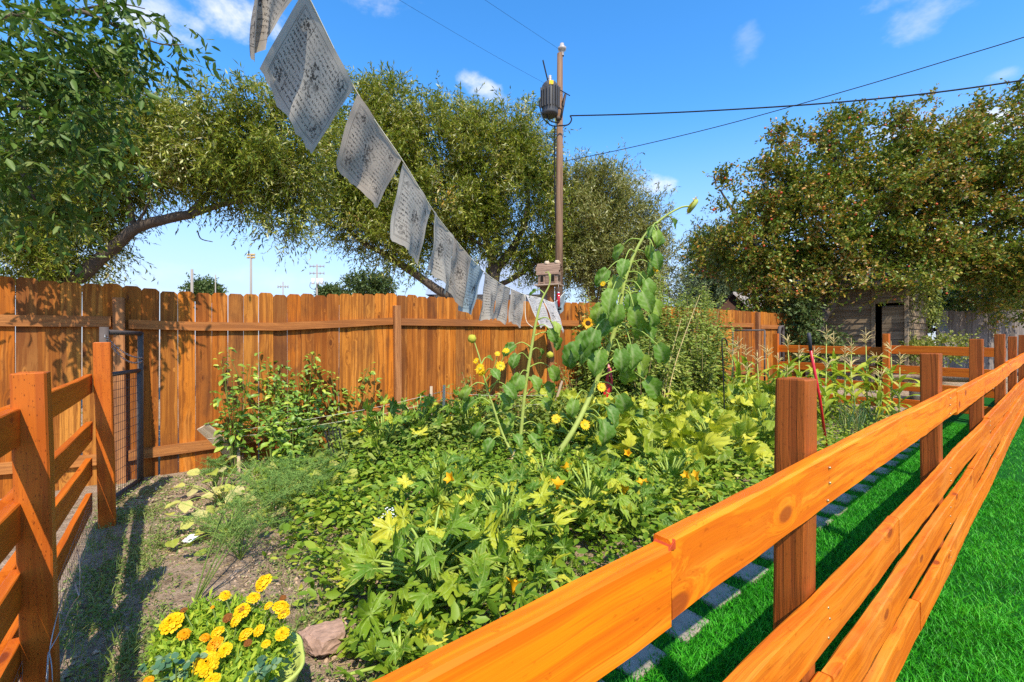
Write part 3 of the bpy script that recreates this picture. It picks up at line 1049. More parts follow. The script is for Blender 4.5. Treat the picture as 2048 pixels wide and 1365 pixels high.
# chain between the gate posts
ch = MB()
pts = []
for strand, sag, z0, z1 in ((0, .10, 1.45, 1.25), (1, .17, 1.44, 1.215)):
    for i in range(25):
        f = i / 24
        p = q1(f * gl1 * 1.0, z0 + (z1 - z0) * f - sag * 4 * f * (1 - f) * .5)
        p += Vector((.035, -.02, 0))
        pts.append((p, i))
for p, i in pts:
    d = (q1(1, 0) - q1(0, 0)).normalized() + Vector((0, 0, -.25))
    M4 = frame(p, d, (0, 0, 1) if i % 2 else (1, .6, 0))
    ring = [M4 @ Vector((.021 * math.cos(a), .0085 * math.sin(a), 0)) for a in np.linspace(0, 2 * PI, 9)]
    ch.tube(ring, .0026, 5, cap=False)
tag(ch.build('chain', M['galv']), 'thin galvanised chain looped between the pipes of the gate', 'chain')

g2A, g2B = P(1460, 690, 9.6), P(1533, 690, 9.3)
gate('metal_gate', 'open pipe gate standing by the cedar fence beyond the corn', g2A, g2B, EYE + (HOR - 661) / F * 9.4, 0, .35, False, 10, 3)
mb = MB()
p0 = P(1558, 690, 9.3)
mb.tube([(p0.x, p0.y, .2), (p0.x, p0.y, 1.62), (p0.x + .03, p0.y + .02, 1.72), (p0.x + .12, p0.y + .08, 1.74), (p0.x + .14, p0.y + .1, 1.62), (p0.x + .14, p0.y + .1, .2)], .035, 10)
tag(mb.build('pipe_post', M['steel']), 'bent dark pipe post where the far rail fence ends', 'post')

# ------------------------------------------------------------------ stepping stones between fence and bed
path = thing('stepping_stone_path', 'row of square concrete stepping stones inside the near fence', 'path', UV(4, .78))
u = 1.1
for i in range(22):
    w_, d_ = .25 + rng.uniform(-.015, .015), .29 + rng.uniform(-.015, .015)
    mb = MB()
    V = []
    for (k, z) in ((1.0, 0.0), (1.0, .032), (.95, .040)):
        for (a, b) in ((-1, -1), (1, -1), (1, 1), (-1, 1)):
            V.append((a * w_ / 2 * k + rng.uniform(-.004, .004), b * d_ / 2 * k + rng.uniform(-.004, .004), z))
    Fc = [(r * 4 + k, r * 4 + (k + 1) % 4, r * 4 + 4 + (k + 1) % 4, r * 4 + 4 + k) for r in range(2) for k in range(4)] + [(8, 9, 10, 11)]
    mb.add(V, Fc)
    mb.build('paver', M['concrete'], path, Matrix.Translation(UV(u, .78 + rng.uniform(-.02, .02), -.020)) @ Euler((0, 0, ANG_R + R_(rng.uniform(-3, 3)))).to_matrix().to_4x4())
    u += .37 + rng.uniform(-.02, .03)


# ------------------------------------------------------------------ grass blades
def blades(P0, h, w_, lean=.6, curl=True):
    """two-triangle-and-tip blades on points P0 (n,3)"""
    n = len(P0)
    a = nrng.uniform(0, 2 * PI, n)
    b = nrng.uniform(0, 2 * PI, n)
    hh = h * nrng.uniform(.6, 1.2, n)
    ln = lean * nrng.uniform(.2, 1.0, n) * hh
    sx, sy = np.cos(a) * w_ / 2, np.sin(a) * w_ / 2
    dx, dy = np.cos(b) * ln, np.sin(b) * ln
    V = np.zeros((n, 5, 3))
    V[:, 0] = P0 + np.stack([-sx, -sy, 0 * sx], 1)
    V[:, 1] = P0 + np.stack([sx, sy, 0 * sx], 1)
    m = P0 + np.stack([dx * .35, dy * .35, hh * .6], 1)
    V[:, 2] = m + np.stack([sx * .8, sy * .8, 0 * sx], 1)
    V[:, 3] = m + np.stack([-sx * .8, -sy * .8, 0 * sx], 1)
    V[:, 4] = P0 + np.stack([dx, dy, hh], 1)
    T = np.array([[0, 1, 2], [0, 2, 3], [3, 2, 4]])
    Fc = (T[None] + (np.arange(n) * 5)[:, None, None]).reshape(-1, 3)
    return V.reshape(-1, 3), Fc


def gz_np(x, y):
    u, v = (x - CX) * RX + (y - CY) * RY, -(x - CX) * RY + (y - CY) * RX
    return -0.16 + 0.028 * np.clip(u, -3, 16) + 0.04 * np.clip(v, -1, 5.5)


def UVnp(u, v, h=0.0):
    x = CX + u * RX - v * RY
    y = CY + u * RY + v * RX
    return np.stack([x, y, gz_np(x, y) + h], 1)


def turf():
    U, Vv = [], []
    # denser close to the camera; only where the photograph can see
    for (u0, u1, v0, v1, n) in [(1.2, 4.0, -1.8, -.0, 80000), (4.0, 7.0, -2.6, -.0, 60000), (7, 13, -4, -.0, 45000), (0.4, 3.5, .0, .64, 36000), (3.5, 10, .0, .64, 40000)]:
        U.append(nrng.uniform(u0, u1, n))
        Vv.append(nrng.uniform(v0, v1, n))
    # joints and the far side of the stones
    U.append(nrng.uniform(.5, 9, 22000))
    Vv.append(nrng.uniform(.62, .98, 22000))
    U, Vv = np.concatenate(U), np.concatenate(Vv)
    # keep clear of the middle of each paver
    keep = np.ones(len(U), bool)
    for c in path.children:
        q = wm(c).translation
        cu, cv = uv_of(q.x, q.y)
        keep &= ~((np.abs(U - cu) < .080) & (np.abs(Vv - cv) < .10))
    U, Vv = U[keep], Vv[keep]
    far = np.clip(U / 5, .8, 2.2)
    V, Fc = blades(UVnp(U, Vv, .004), .036, .0042, 1.5)
    o = link('turf', np_mesh('turf', V, Fc, [M['turf']]))
    tag(o, 'bright green artificial turf on both sides of the near fence', 'turf', kind='stuff')


turf()

# ================================================================== leaves
def set_vein(me, vals):
    at = me.attributes.new('vein', 'FLOAT', 'POINT')
    at.data.foreach_set('value', np.asarray(vals, dtype=np.float32))


def lobed_leaf(name, mat, seed, base=.45, amp=.55, sharp=2.0, teeth=.05, cup=.10, crinkle=.035, angs=(0, 52, 104, 150), lens=(1.0, .93, .78, .55), droop=.15):
    """palmate leaf of unit length: petiole at the origin, tip on +X"""
    r = random.Random(seed)
    va = []
    for a, l in zip(angs, lens):
        for sgn in ((1,) if a == 0 else (1, -1)):
            va.append((R_(a * sgn + r.uniform(-5, 5)), l * r.uniform(.92, 1.08)))
    A = list(np.linspace(R_(-170), R_(170), 91))
    for a, l in va:
        A += [a - R_(2.2), a, a + R_(2.2)]
    A = sorted(A)
    rings = [0.0, .3, .62, .85, 1.0]
    V = [(0, 0, 0)]
    vein = [.8]
    rimv = [0.0]
    tn = r.uniform(0, 6)
    for i, a in enumerate(A):
        best, rad, nearv = 9, 0, 9
        for b, l in va:
            d = abs(a - b)
            lob = l * (base + amp * math.exp(-(d / R_(sharp)) ** 4))
            rad = max(rad, lob)
            nearv = min(nearv, d)
        edge = rad * (1 + teeth * (2 * abs(((a * 4.6 + tn) % 1) - .5) - .5) * 2 + teeth * .7 * math.sin(a * 41 + tn * 2))
        back = 1.0 if abs(a) < R_(155) else .8
        edge *= back
        isv = 1.0 if nearv < R_(1.0) else 0.0
        bul = min(1, nearv / R_(26))
        for k in rings[1:]:
            rho = edge * k
            z = cup * rho * rho * 1.2 + crinkle * bul * math.sin(k * PI * .85) + crinkle * .5 * math.sin(a * 17 + k * 9 + tn) * k
            x = rho * math.cos(a)
            z -= droop * max(0, x) ** 2 * 1.2 + droop * .6 * max(0, -x) ** 2
            z += cup * .5 * math.sin(a * 3 + tn) * rho
            V.append((x, rho * math.sin(a), z))
            vein.append(isv * (1 - .5 * k))
            rimv.append(k * k)
    nr = len(rings) - 1
    Fc = []
    m = len(A)
    for i in range(m - 1):
        a, b = 1 + i * nr, 1 + (i + 1) * nr
        Fc.append((0, a, b))
        for k in range(nr - 1):
            Fc.append((a + k, a + k + 1, b + k + 1, b + k))
    mb = MB().add(V, Fc, 0, True)
    me = mb.mesh(name, mat)
    set_vein(me, vein)
    at = me.attributes.new('rim', 'FLOAT', 'POINT')
    at.data.foreach_set('value', np.asarray(rimv, dtype=np.float32))
    return me


def oval_leaf(name, mat, seed, width=.5, bend=.6, fold=.15, wavy=.02, heart=.25, teeth=0.0, nx=9, ny=3, tipp=1.3, twist=0.0, veins=5):
    """simple leaf of unit length along +X from the origin, bending down"""
    r = random.Random(seed)
    V, vein, Fc = [], [], []
    ph = r.uniform(0, 6)
    x = z = 0.0
    for i in range(nx + 1):
        s = i / nx
        ang = bend * (s ** 1.3)
        if i:
            x += math.cos(ang) / nx
            z -= math.sin(ang) / nx
        wd = width / 2 * (math.sin(PI * min(1, (s * (1 - heart) + heart)) ** tipp) if heart < .9 else 1)
        wd = width / 2 * max(0.0, math.sin(PI * (heart + (1 - heart) * s) ** tipp)) if s < 1 else 0.0
        wd *= 1 + teeth * ((i % 2) - .5)
        for j in range(-ny, ny + 1):
            f = j / ny
            back = -heart * .22 * abs(f) * (1 if i == 0 else 0)
            zz = fold * abs(f) * wd * 2 + wavy * math.sin(s * 9 + ph + f * 2) * abs(f) + wavy * .7 * math.sin(f * 5 + s * 14 + ph)
            tw = twist * s
            yy = f * wd
            V.append((x + back + math.sin(ang) * zz, yy * math.cos(tw) - zz * math.sin(tw), z + math.cos(ang) * zz + yy * math.sin(tw)))
            vein.append(1.0 if j == 0 else (.5 if (veins and (i * ny + abs(j)) % 3 == 0 and i < nx) else 0.0))
    w_ = 2 * ny + 1
    for i in range(nx):
        for j in range(w_ - 1):
            a = i * w_ + j
            Fc.append((a, a + w_, a + w_ + 1, a + 1))
    me = MB().add(V, Fc, 0, True).mesh(name, mat)
    set_vein(me, vein)
    return me


ZUC = [lobed_leaf('leaf', M['zucchini'], i, .44, .56, 19, .13, c, .10, droop=d) for i, (c, d) in enumerate(((.25, .3), (.45, .1), (.1, .55), (.6, .3), (.3, .0), (-.2, .5)))]
SQU = [lobed_leaf('leaf', M['squash'], 20 + i, .70, .30, 25, .07, c, .08, droop=d) for i, (c, d) in enumerate(((.35, .3), (.6, .15), (.2, .5), (.75, .35), (.45, .05), (-.15, .5)))]
SUNL = [oval_leaf('leaf', M['sun_leaf'], 40 + i, .68, b, .18, .040, .18, .14, 12, 4, 1.0) for i, b in enumerate((.6, .9, 1.25, .4, 1.5))]
PEPL = [oval_leaf('leaf', M['pepper_leaf'], 60 + i, .50, b, .20, .02, .10, 0, 6, 2, 1.0) for i, b in enumerate((.3, .7, 1.0, .5))]
ASHL = [oval_leaf('leaf', M['ash_leaf1'], 70 + i, .36, b, .22, .02, .08, .0, 6, 2, 1.0) for i, b in enumerate((.3, .7, 1.0, .5))]
BEANL = [oval_leaf('leaf', M['bean_leaf'], 80 + i, .85, b, .12, .03, .20, 0, 6, 3, 1.1) for i, b in enumerate((.3, .7, 1.0, .5))]
CORNL = [oval_leaf('leaf', M['corn_leaf'], 90 + i, .085, b, .30, .012, .18, 0, 14, 1, .8, tw) for i, (b, tw) in enumerate(((1.6, .3), (2.0, -.6), (1.2, .8), (2.4, .2), (.9, -.3)))]


def rand_dir(elev_lo, elev_hi, az=None):
    a = rng.uniform(0, 2 * PI) if az is None else az
    e = R_(rng.uniform(elev_lo, elev_hi))
    return Vector((math.cos(a) * math.cos(e), math.sin(a) * math.cos(e), math.sin(e)))


# templates for joined leaves: (verts x along, y across, z normal), triangles
T_NARROW = (np.array([[0, 0, 0], [.45, .5, .03], [.45, -.5, .03], [1, 0, -.06]]), np.array([[0, 2, 1], [1, 2, 3]]))
T_OVAL = (np.array([[0, 0, 0], [.3, .45, .04], [.3, -.45, .04], [.7, .38, .02], [.7, -.38, .02], [1, 0, -.08], [.5, 0, -.03]]),
          np.array([[0, 6, 1], [0, 2, 6], [1, 6, 3], [2, 4, 6], [3, 6, 5], [6, 4, 5]]))


def leaves_np(pos, d, up, ln, wd, tmpl):
    """arrays of leaves: pos (n,3), direction d, rough normal up, lengths, widths"""
    d = d / np.maximum(np.linalg.norm(d, axis=1, keepdims=True), 1e-9)
    s = np.cross(up, d)
    s /= np.maximum(np.linalg.norm(s, axis=1, keepdims=True), 1e-9)
    nn = np.cross(d, s)
    T, Fc = tmpl
    V = (pos[:, None, :] + T[None, :, 0:1] * (d * ln[:, None])[:, None, :] + T[None, :, 1:2] * (s * wd[:, None])[:, None, :]
         + T[None, :, 2:3] * (nn * ln[:, None])[:, None, :])
    k = len(T)
    FF = (Fc[None] + (np.arange(len(pos)) * k)[:, None, None]).reshape(-1, 3)
    return V.reshape(-1, 3), FF


def join_np(parts):
    """parts: list of (V,F,mat index)"""
    V, Fc, mi, b = [], [], [], 0
    for v, f, m in parts:
        V.append(v)
        Fc.append(f + b)
        mi.append(np.full(len(f), m))
        b += len(v)
    return np.concatenate(V), np.concatenate(Fc), np.concatenate(mi)


def strips(p0, p1, wd):
    """thin two-sided stems as crossed triangles from p0 to p1"""
    n = len(p0)
    d = p1 - p0
    a = np.cross(d, np.array([.3, .2, 1.0]))
    a /= np.maximum(np.linalg.norm(a, axis=1, keepdims=True), 1e-9)
    b = np.cross(d, a)
    b /= np.maximum(np.linalg.norm(b, axis=1, keepdims=True), 1e-9)
    h = wd / 2
    V = np.stack([p0 + a * h, p0 - a * h * .5 + b * h * .87, p0 - a * h * .5 - b * h * .87, p1], 1)
    T = np.array([[0, 1, 3], [1, 2, 3], [2, 0, 3]])
    return V.reshape(-1, 3), (T[None] + (np.arange(n) * 4)[:, None, None]).reshape(-1, 3)


def unit(a):
    return a / np.maximum(np.linalg.norm(a, axis=1, keepdims=True), 1e-9)


def crown(ells, n_clump, tw_per, lf_per, tw_len, leaf, wid, droop=.3, up=.35, spread=.32, tmpl=T_NARROW, lean=.55, hollow=.5, seed=1, twig_w=.006, clump_sp=.16, flip=None):
    """crown of twigs with leaves. ells: (centre, radii, weight). Returns V,F,mi (0 leaf, 1 twig)"""
    g = np.random.default_rng(seed)
    W = np.array([e[2] * (e[1][0] * e[1][1] * e[1][2]) ** .67 for e in ells])
    idx = g.choice(len(ells), n_clump, p=W / W.sum())
    C = np.array([tuple(e[0]) for e in ells])
    Rr = np.array([tuple(e[1]) for e in ells])
    dirs = unit(g.normal(size=(n_clump, 3)))
    rad = (hollow ** 3 + (1 - hollow ** 3) * g.uniform(0, 1, n_clump)) ** (1 / 3)
    rad *= g.uniform(.84, 1.13, n_clump)
    cc = C[idx] + dirs * Rr[idx] * rad[:, None]
    outw = unit(dirs * Rr[idx])
    # twigs
    n = n_clump * tw_per
    ci = np.repeat(np.arange(n_clump), tw_per)
    cs = clump_sp * g.uniform(.6, 1.4, n_clump)[ci][:, None]
    p0 = cc[ci] + g.normal(size=(n, 3)) * cs * np.mean(Rr)
    d = unit(outw[ci] * .7 + g.normal(size=(n, 3)) * .75 + np.array([0, 0, up]))
    L = tw_len * g.uniform(.5, 1.3, n)
    t = (np.arange(lf_per) + .5) / lf_per
    # leaf positions along drooping twig
    tt_ = t[None, :, None]
    pos = p0[:, None, :] + d[:, None, :] * (L[:, None, None] * tt_) + np.array([0, 0, -1.0])[None, None, :] * (droop * L[:, None, None] * tt_ ** 2)
    tang = d[:, None, :] + np.array([0, 0, -1.0])[None, None, :] * (2 * droop * tt_)
    tang = tang / np.linalg.norm(tang, axis=2, keepdims=True)
    m = n * lf_per
    pos = pos.reshape(-1, 3)
    tang = np.broadcast_to(tang, (n, lf_per, 3)).reshape(-1, 3)
    ld = unit(tang * lean + unit(g.normal(size=(m, 3))) * spread * 2 + np.array([0, 0, -droop * .3]))
    upv = unit(g.normal(size=(m, 3)) * .7 + np.array([0, 0, 1.0]))
    ln = leaf * g.uniform(.6, 1.25, m)
    V1, F1 = leaves_np(pos, ld, upv, ln, ln * wid, tmpl)
    p1 = p0 + d * L[:, None] + np.array([0, 0, -1.0]) * (droop * L)[:, None]
    mid = p0 + d * (L * .5)[:, None] + np.array([0, 0, -1.0]) * (droop * L * .25)[:, None]
    V2, F2 = strips(p0, mid, twig_w)
    V3, F3 = strips(mid, p1, twig_w * .7)
    return join_np([(V1, F1, 0), (V2, F2, 1), (V3, F3, 1)]), cc


def E(px, py, rpx, rpy, Y, dep=None, wt=1.0):
    c = P(px, py, Y)
    dep = min(dep, 1.5) if dep else None
    rx, rz = rpx * Y / F, rpy * Y / F
    return (c, (rx, dep if dep else min(1.5, (rx + rz) / 2) if Y < 20 else (rx + rz) / 2, rz), wt)


def limbs(name, lst, mat, parent):
    mb = MB()
    for pts, rad in lst:
        q = spline(pts, 5)
        # a little wander so that limbs are not smooth pipes
        for i in range(1, len(q) - 1):
            q[i] = q[i] + Vector((rng.uniform(-1, 1), rng.uniform(-1, 1), rng.uniform(-1, 1))) * (.12 * rad[-1])
        mb.tube(q, lerp_list(rad, len(q)), 9, jitter=.07)
    return mb.build(name, mat, parent)


def tree(name, label, base, limb_list, ells, bark, leafm, twigm, group=None, **kw):
    t_ = thing(name, label, 'tree', base, group)
    limbs('trunk', limb_list, bark, t_)
    (V, Fc, mi), cc = crown(ells, **kw)
    o = link('crown', np_mesh('crown', V, Fc, [leafm, twigm], mi), t_)
    tag(o, kind='stuff')
    return t_, cc


def pl(Y, *pts):
    """photo polyline at a depth (or per-point depth)"""
    return [P(p[0], p[1], p[2] if len(p) > 2 else Y) for p in pts]


# ------------------------------------------------------------------ willow on the left, leaning over the fence
YA = 8.2
b0 = P(100, 700, YA + .3)
b0.z = gz(b0.x, b0.y)
tree('willow_tree', 'willow with a bare trunk arching rightward above the left fence', b0,
     [([b0, P(130, 590, YA + .2)] + pl(YA, (165, 550), (222, 500), (272, 458), (335, 438), (385, 428)), [.14, .125, .095, .08]),
      (pl(YA, (330, 438), (385, 428), (450, 408), (520, 398), (590, 380)), [.075, .055, .035, .015]),
      (pl(YA, (375, 432), (410, 395), (450, 350), (480, 280)), [.06, .045, .02]),
      (pl(YA, (268, 458), (258, 400), (238, 330), (228, 260), (215, 180)), [.05, .035, .02, .01]),
      (pl(YA, (265, 462), (295, 410), (320, 330)), [.03, .02, .01]),
      (pl(YA, (395, 462), (402, 478), (425, 484)), [.012, .01, .008]),
      (pl(YA, (460, 405), (545, 330), (610, 270)), [.04, .025, .01]),
      (pl(YA + .3, (120, 600), (80, 520), (40, 420), (20, 330)), [.10, .08, .05, .02])],
     [E(330, 318, 105, 78, YA), E(430, 285, 130, 80, YA), E(540, 290, 105, 100, YA), E(470, 350, 120, 55, YA), E(595, 370, 60, 70, YA + .3), E(250, 205, 70, 85, YA), E(260, 320, 80, 80, YA),
      E(120, 475, 105, 75, YA), E(60, 380, 90, 130, YA), E(170, 370, 80, 80, YA), E(575, 435, 55, 38, YA, None, .7), E(480, 400, 75, 22, YA, .4, .5), E(30, 520, 80, 50, YA)],
     M['bark'], M['willow'], M['twig'], n_clump=760, tw_per=11, lf_per=16, tw_len=.50, leaf=.105, wid=.23, droop=.35, up=.25, seed=3, twig_w=.006, clump_sp=.12, hollow=.35)

# ------------------------------------------------------------------ willow in the middle, behind the flags
YB = 13.5
b0 = P(985, 700, YB)
b0.z = gz(b0.x, b0.y)
tree('willow_tree', 'broad olive-green willow behind the cedar fence, left of the utility pole', b0,
     [([b0] + pl(YB, (985, 620), (985, 570), (990, 530)), [0.265, 0.238, 0.212]),
      (pl(YB, (985, 612), (935, 602), (885, 586), (830, 548), (775, 512), (715, 478), (680, 430)), [0.172, 0.152, 0.119, 0.079, 0.040]),
      (pl(YB, (990, 540), (978, 495), (950, 430), (920, 350), (890, 260)), [0.146, 0.106, 0.066, 0.026]),
      (pl(YB, (990, 540), (1030, 490), (1055, 420), (1050, 320), (1040, 250)), [0.159, 0.106, 0.066, 0.026]),
      (pl(YB, (988, 575), (1030, 555), (1075, 520), (1105, 450)), [0.093, 0.066, 0.040]),
      (pl(YB, (955, 440), (880, 400), (820, 330), (780, 230)), [0.079, 0.060, 0.040, 0.020]),
      (pl(YB, (978, 500), (930, 470), (870, 440)), [0.066, 0.040, 0.026])],
     [E(745, 320, 100, 115, YB), E(705, 430, 65, 65, YB), E(775, 235, 55, 62, YB), E(860, 310, 100, 92, YB), E(890, 410, 115, 80, YB), E(985, 310, 90, 72, YB), E(1045, 300, 58, 72, YB),
      E(1050, 420, 85, 100, YB), E(780, 470, 85, 55, YB), E(960, 480, 80, 45, YB), E(840, 520, 55, 26, YB, None, .7), E(960, 255, 26, 26, YB), E(690, 360, 60, 80, YB), E(1080, 520, 45, 40, YB), E(930, 235, 22, 20, YB)],
     M['bark'], M['willow'], M['twig'], n_clump=950, tw_per=12, lf_per=17, tw_len=.72, leaf=.145, wid=.23, droop=.22, up=.5, seed=5, twig_w=.009, clump_sp=.105, hollow=.35)

# ------------------------------------------------------------------ pale willow right of the pole
YC = 13.9
b0 = P(1190, 700, YC)
b0.z = gz(b0.x, b0.y)
tree('willow_tree', 'silvery upright willow with golden stems, right of the utility pole', b0,
     [([b0] + pl(YC, (1190, 620), (1180, 520), (1195, 430), (1210, 350)), [.09, .07, .04, .012])]
     + [(pl(YC, (1190 + dx * .1, 620), (1190 + dx * .5, 530), (1190 + dx, 430 + abs(dx) * .4)), [.035, .025, .01]) for dx in (-60, -35, 25, 50, 75, 100, 120)],
     [E(1175, 470, 75, 95, YC), E(1210, 395, 42, 62, YC), E(1145, 400, 45, 60, YC), E(1265, 475, 55, 85, YC), E(1140, 520, 60, 60, YC), E(1230, 540, 85, 55, YC), E(1315, 545, 34, 60, YC)],
     M['twig'], M['willow_pale'], M['twig'], n_clump=480, tw_per=12, lf_per=16, tw_len=.72, leaf=.13, wid=.22, droop=.12, up=.8, seed=8, twig_w=.009, clump_sp=.14, hollow=.3)

# ------------------------------------------------------------------ apple tree over the shed
YP = 11.6
b0 = P(1638, 760, YP)
b0.z = gz(b0.x, b0.y)
ap, apc = tree('apple_tree', 'large apple tree with small red apples spreading over the shed', b0,
               [([b0] + pl(YP, (1635, 690), (1632, 650)), [.24, .21, .20]),
                (pl(YP, (1632, 650), (1600, 605), (1550, 540), (1490, 460), (1440, 380)), [.15, .11, .07, .02]),
                (pl(YP, (1632, 650), (1665, 600), (1690, 500), (1680, 380), (1660, 260)), [.16, .12, .07, .02]),
                (pl(YP, (1660, 590), (1740, 530), (1840, 460), (1930, 400), (2000, 300)), [.12, .09, .06, .02]),
                (pl(YP, (1690, 500), (1780, 400), (1840, 300), (1850, 230)), [.07, .05, .02]),
                (pl(YP, (1740, 545), (1850, 490), (1960, 450), (2060, 420)), [.07, .05, .03])],
               [E(1490, 480, 75, 75, YP), E(1560, 385, 70, 70, YP), E(1600, 460, 115, 100, YP), E(1645, 335, 70, 85, YP), E(1690, 265, 38, 60, YP), E(1760, 400, 125, 100, YP), E(1870, 355, 110, 100, YP),
                E(1990, 320, 115, 110, YP), E(1960, 455, 130, 95, YP), E(1720, 500, 150, 45, YP), E(1580, 555, 75, 60, YP), E(1850, 500, 130, 40, YP), E(1990, 530, 90, 45, YP), E(1815, 262, 26, 50, YP), E(1790, 245, 12, 40, YP), E(1995, 225, 60, 45, YP), E(1500, 560, 40, 45, YP), E(1430, 500, 38, 40, YP),
                E(2080, 450, 100, 190, YP), E(1590, 612, 70, 35, YP, .8), E(1990, 600, 80, 45, YP + 1.6, .7), E(1445, 385, 12, 42, YP, .2, 1.6), E(1555, 290, 12, 36, YP, .2, 1.6), E(1850, 235, 12, 40, YP, .2, 1.6), E(1760, 568, 100, 16, YP - 1.1, .4), E(1850, 560, 60, 18, YP - 1.2, .4)],
               M['bark_grey'], M['apple_leaf'], M['bark_grey'], n_clump=1250, tw_per=11, lf_per=14, tw_len=.46, leaf=.082, wid=.60, droop=.1, up=.35, tmpl=T_OVAL, seed=11, twig_w=.008, clump_sp=.10, hollow=.4, lean=.35)
# apples hang in bunches among the outer leaves
g = np.random.default_rng(4)
sel = apc[g.choice(len(apc), 270)]
AV, AF = [], []
sph = MB().lathe([(.0, -.9), (.55, -.8), (.9, -.35), (1, .1), (.8, .65), (.3, .9), (0, .75)], 7)
sv, sf = np.array(sph.v), sph.f
tri = np.array([t3 for f in sf for t3 in ((f[0], f[1], f[2]), (f[0], f[2], f[3]))])
k = 0
for c in sel:
    for _ in range(g.integers(1, 5)):
        r = g.uniform(.020, .036)
        AV.append(sv * r + c + g.normal(size=3) * .16)
        AF.append(tri + k * len(sv))
        k += 1
tag(link('apples', np_mesh('apples', np.concatenate(AV), np.concatenate(AF), [M['apple']], smooth=True), ap), kind='stuff')

# ------------------------------------------------------------------ dark conifer behind, and far trees
YF = 24
b0 = P(1425, 690, YF)
b0.z = .3
fir_e = [E(1425 + rng.uniform(-8, 8), y, 20 + (y - 470) * .42, 24, YF) for y in range(480, 640, 16)]
tree('fir_tree', 'dark conifer standing between the willow and the apple tree', b0, [([b0, P(1428, 480, YF)], [.25, .05])], fir_e, M['bark'], M['fir'], M['bark'],
     n_clump=330, tw_per=8, lf_per=14, tw_len=.8, leaf=.22, wid=.22, droop=.15, up=.1, seed=14, clump_sp=.3, hollow=.2)
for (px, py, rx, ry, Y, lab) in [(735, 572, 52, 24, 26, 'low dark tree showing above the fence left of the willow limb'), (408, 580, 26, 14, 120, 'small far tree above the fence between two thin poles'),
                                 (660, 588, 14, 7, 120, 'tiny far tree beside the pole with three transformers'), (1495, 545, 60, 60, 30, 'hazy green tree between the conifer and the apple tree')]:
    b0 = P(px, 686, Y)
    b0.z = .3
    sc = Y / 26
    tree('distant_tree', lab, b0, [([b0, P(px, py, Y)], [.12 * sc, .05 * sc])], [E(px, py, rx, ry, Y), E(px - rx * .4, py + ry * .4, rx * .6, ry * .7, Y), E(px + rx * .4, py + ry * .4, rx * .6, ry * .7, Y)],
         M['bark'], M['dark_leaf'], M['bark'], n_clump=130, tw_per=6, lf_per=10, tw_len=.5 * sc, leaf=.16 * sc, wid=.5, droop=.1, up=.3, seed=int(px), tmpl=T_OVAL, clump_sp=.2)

# ------------------------------------------------------------------ overhanging broad-leaved tree, top left
YN = 3.5
b0 = Vector((-6.3, 3.2, gz(-6.3, 3.2)))
nt = thing('ash_tree', 'dark glossy broad-leaved branches hanging in at the upper left corner', 'tree', b0)
limbs('trunk', [([b0, b0 + Vector((.1, 0, 1.5)), b0 + Vector((.5, .1, 3.0)), P(-250, 60, YN + .3)], [.16, .13, .10, .07]),
                (pl(YN, (-250, 60), (-60, 40), (60, 30), (150, 22), (205, 40), (262, 66), (320, 88), (368, 90)), [.05, .03, .02, .012, .006, .003]),
                (pl(YN, (-250, 60, YN + .3), (-80, 160), (40, 215), (120, 260), (170, 330)), [.05, .03, .018, .01]),
                (pl(YN, (-80, 160), (20, 300), (70, 400)), [.03, .018, .008]),
                (pl(YN, (150, 22), (230, 8), (290, 18)), [.01, .006, .003]),
                (pl(YN, (60, 30), (150, 100), (210, 170)), [.014, .01, .004])], M['bark_grey'], nt)
ash_e = [E(55, 90, 150, 100, YN, .5), E(170, 95, 120, 60, YN, .35), E(50, 240, 130, 105, YN, .5), E(140, 210, 95, 75, YN, .4), E(60, 345, 110, 75, YN, .45), E(150, 320, 70, 70, YN, .35), E(45, 420, 75, 50, YN, .4),
         E(230, 12, 90, 24, YN, .25, .7), E(300, 66, 48, 22, YN, .15, .9), E(-110, 200, 140, 260, YN, .6)]
(V, Fc, mi), cc = crown(ash_e, n_clump=190, tw_per=4, lf_per=9, tw_len=.26, leaf=.09, wid=.38, droop=.5, up=-.1, tmpl=T_OVAL, seed=21, twig_w=.003, clump_sp=.16, hollow=.2, lean=.5)
tag(link('crown', np_mesh('crown', V, Fc, [M['ash_leaf'], M['twig']], mi, smooth=False), nt), kind='stuff')
for i in range(170):
    e = rng.choice(ash_e[:9])
    d = Vector((rng.gauss(0, 1), rng.gauss(0, 1), rng.gauss(0, 1))).normalized()
    p = e[0] + Vector((d.x * e[1][0], -abs(d.y) * e[1][1], d.z * e[1][2])) * rng.uniform(.6, 1.03)
    ld = Vector((rng.uniform(-.4, .9), rng.uniform(-.5, .3), rng.uniform(-.9, .15)))
    link('leaf', rng.choice(ASHL), nt, frame(p, ld, rand_dir(20, 90), rng.uniform(.075, .12)))

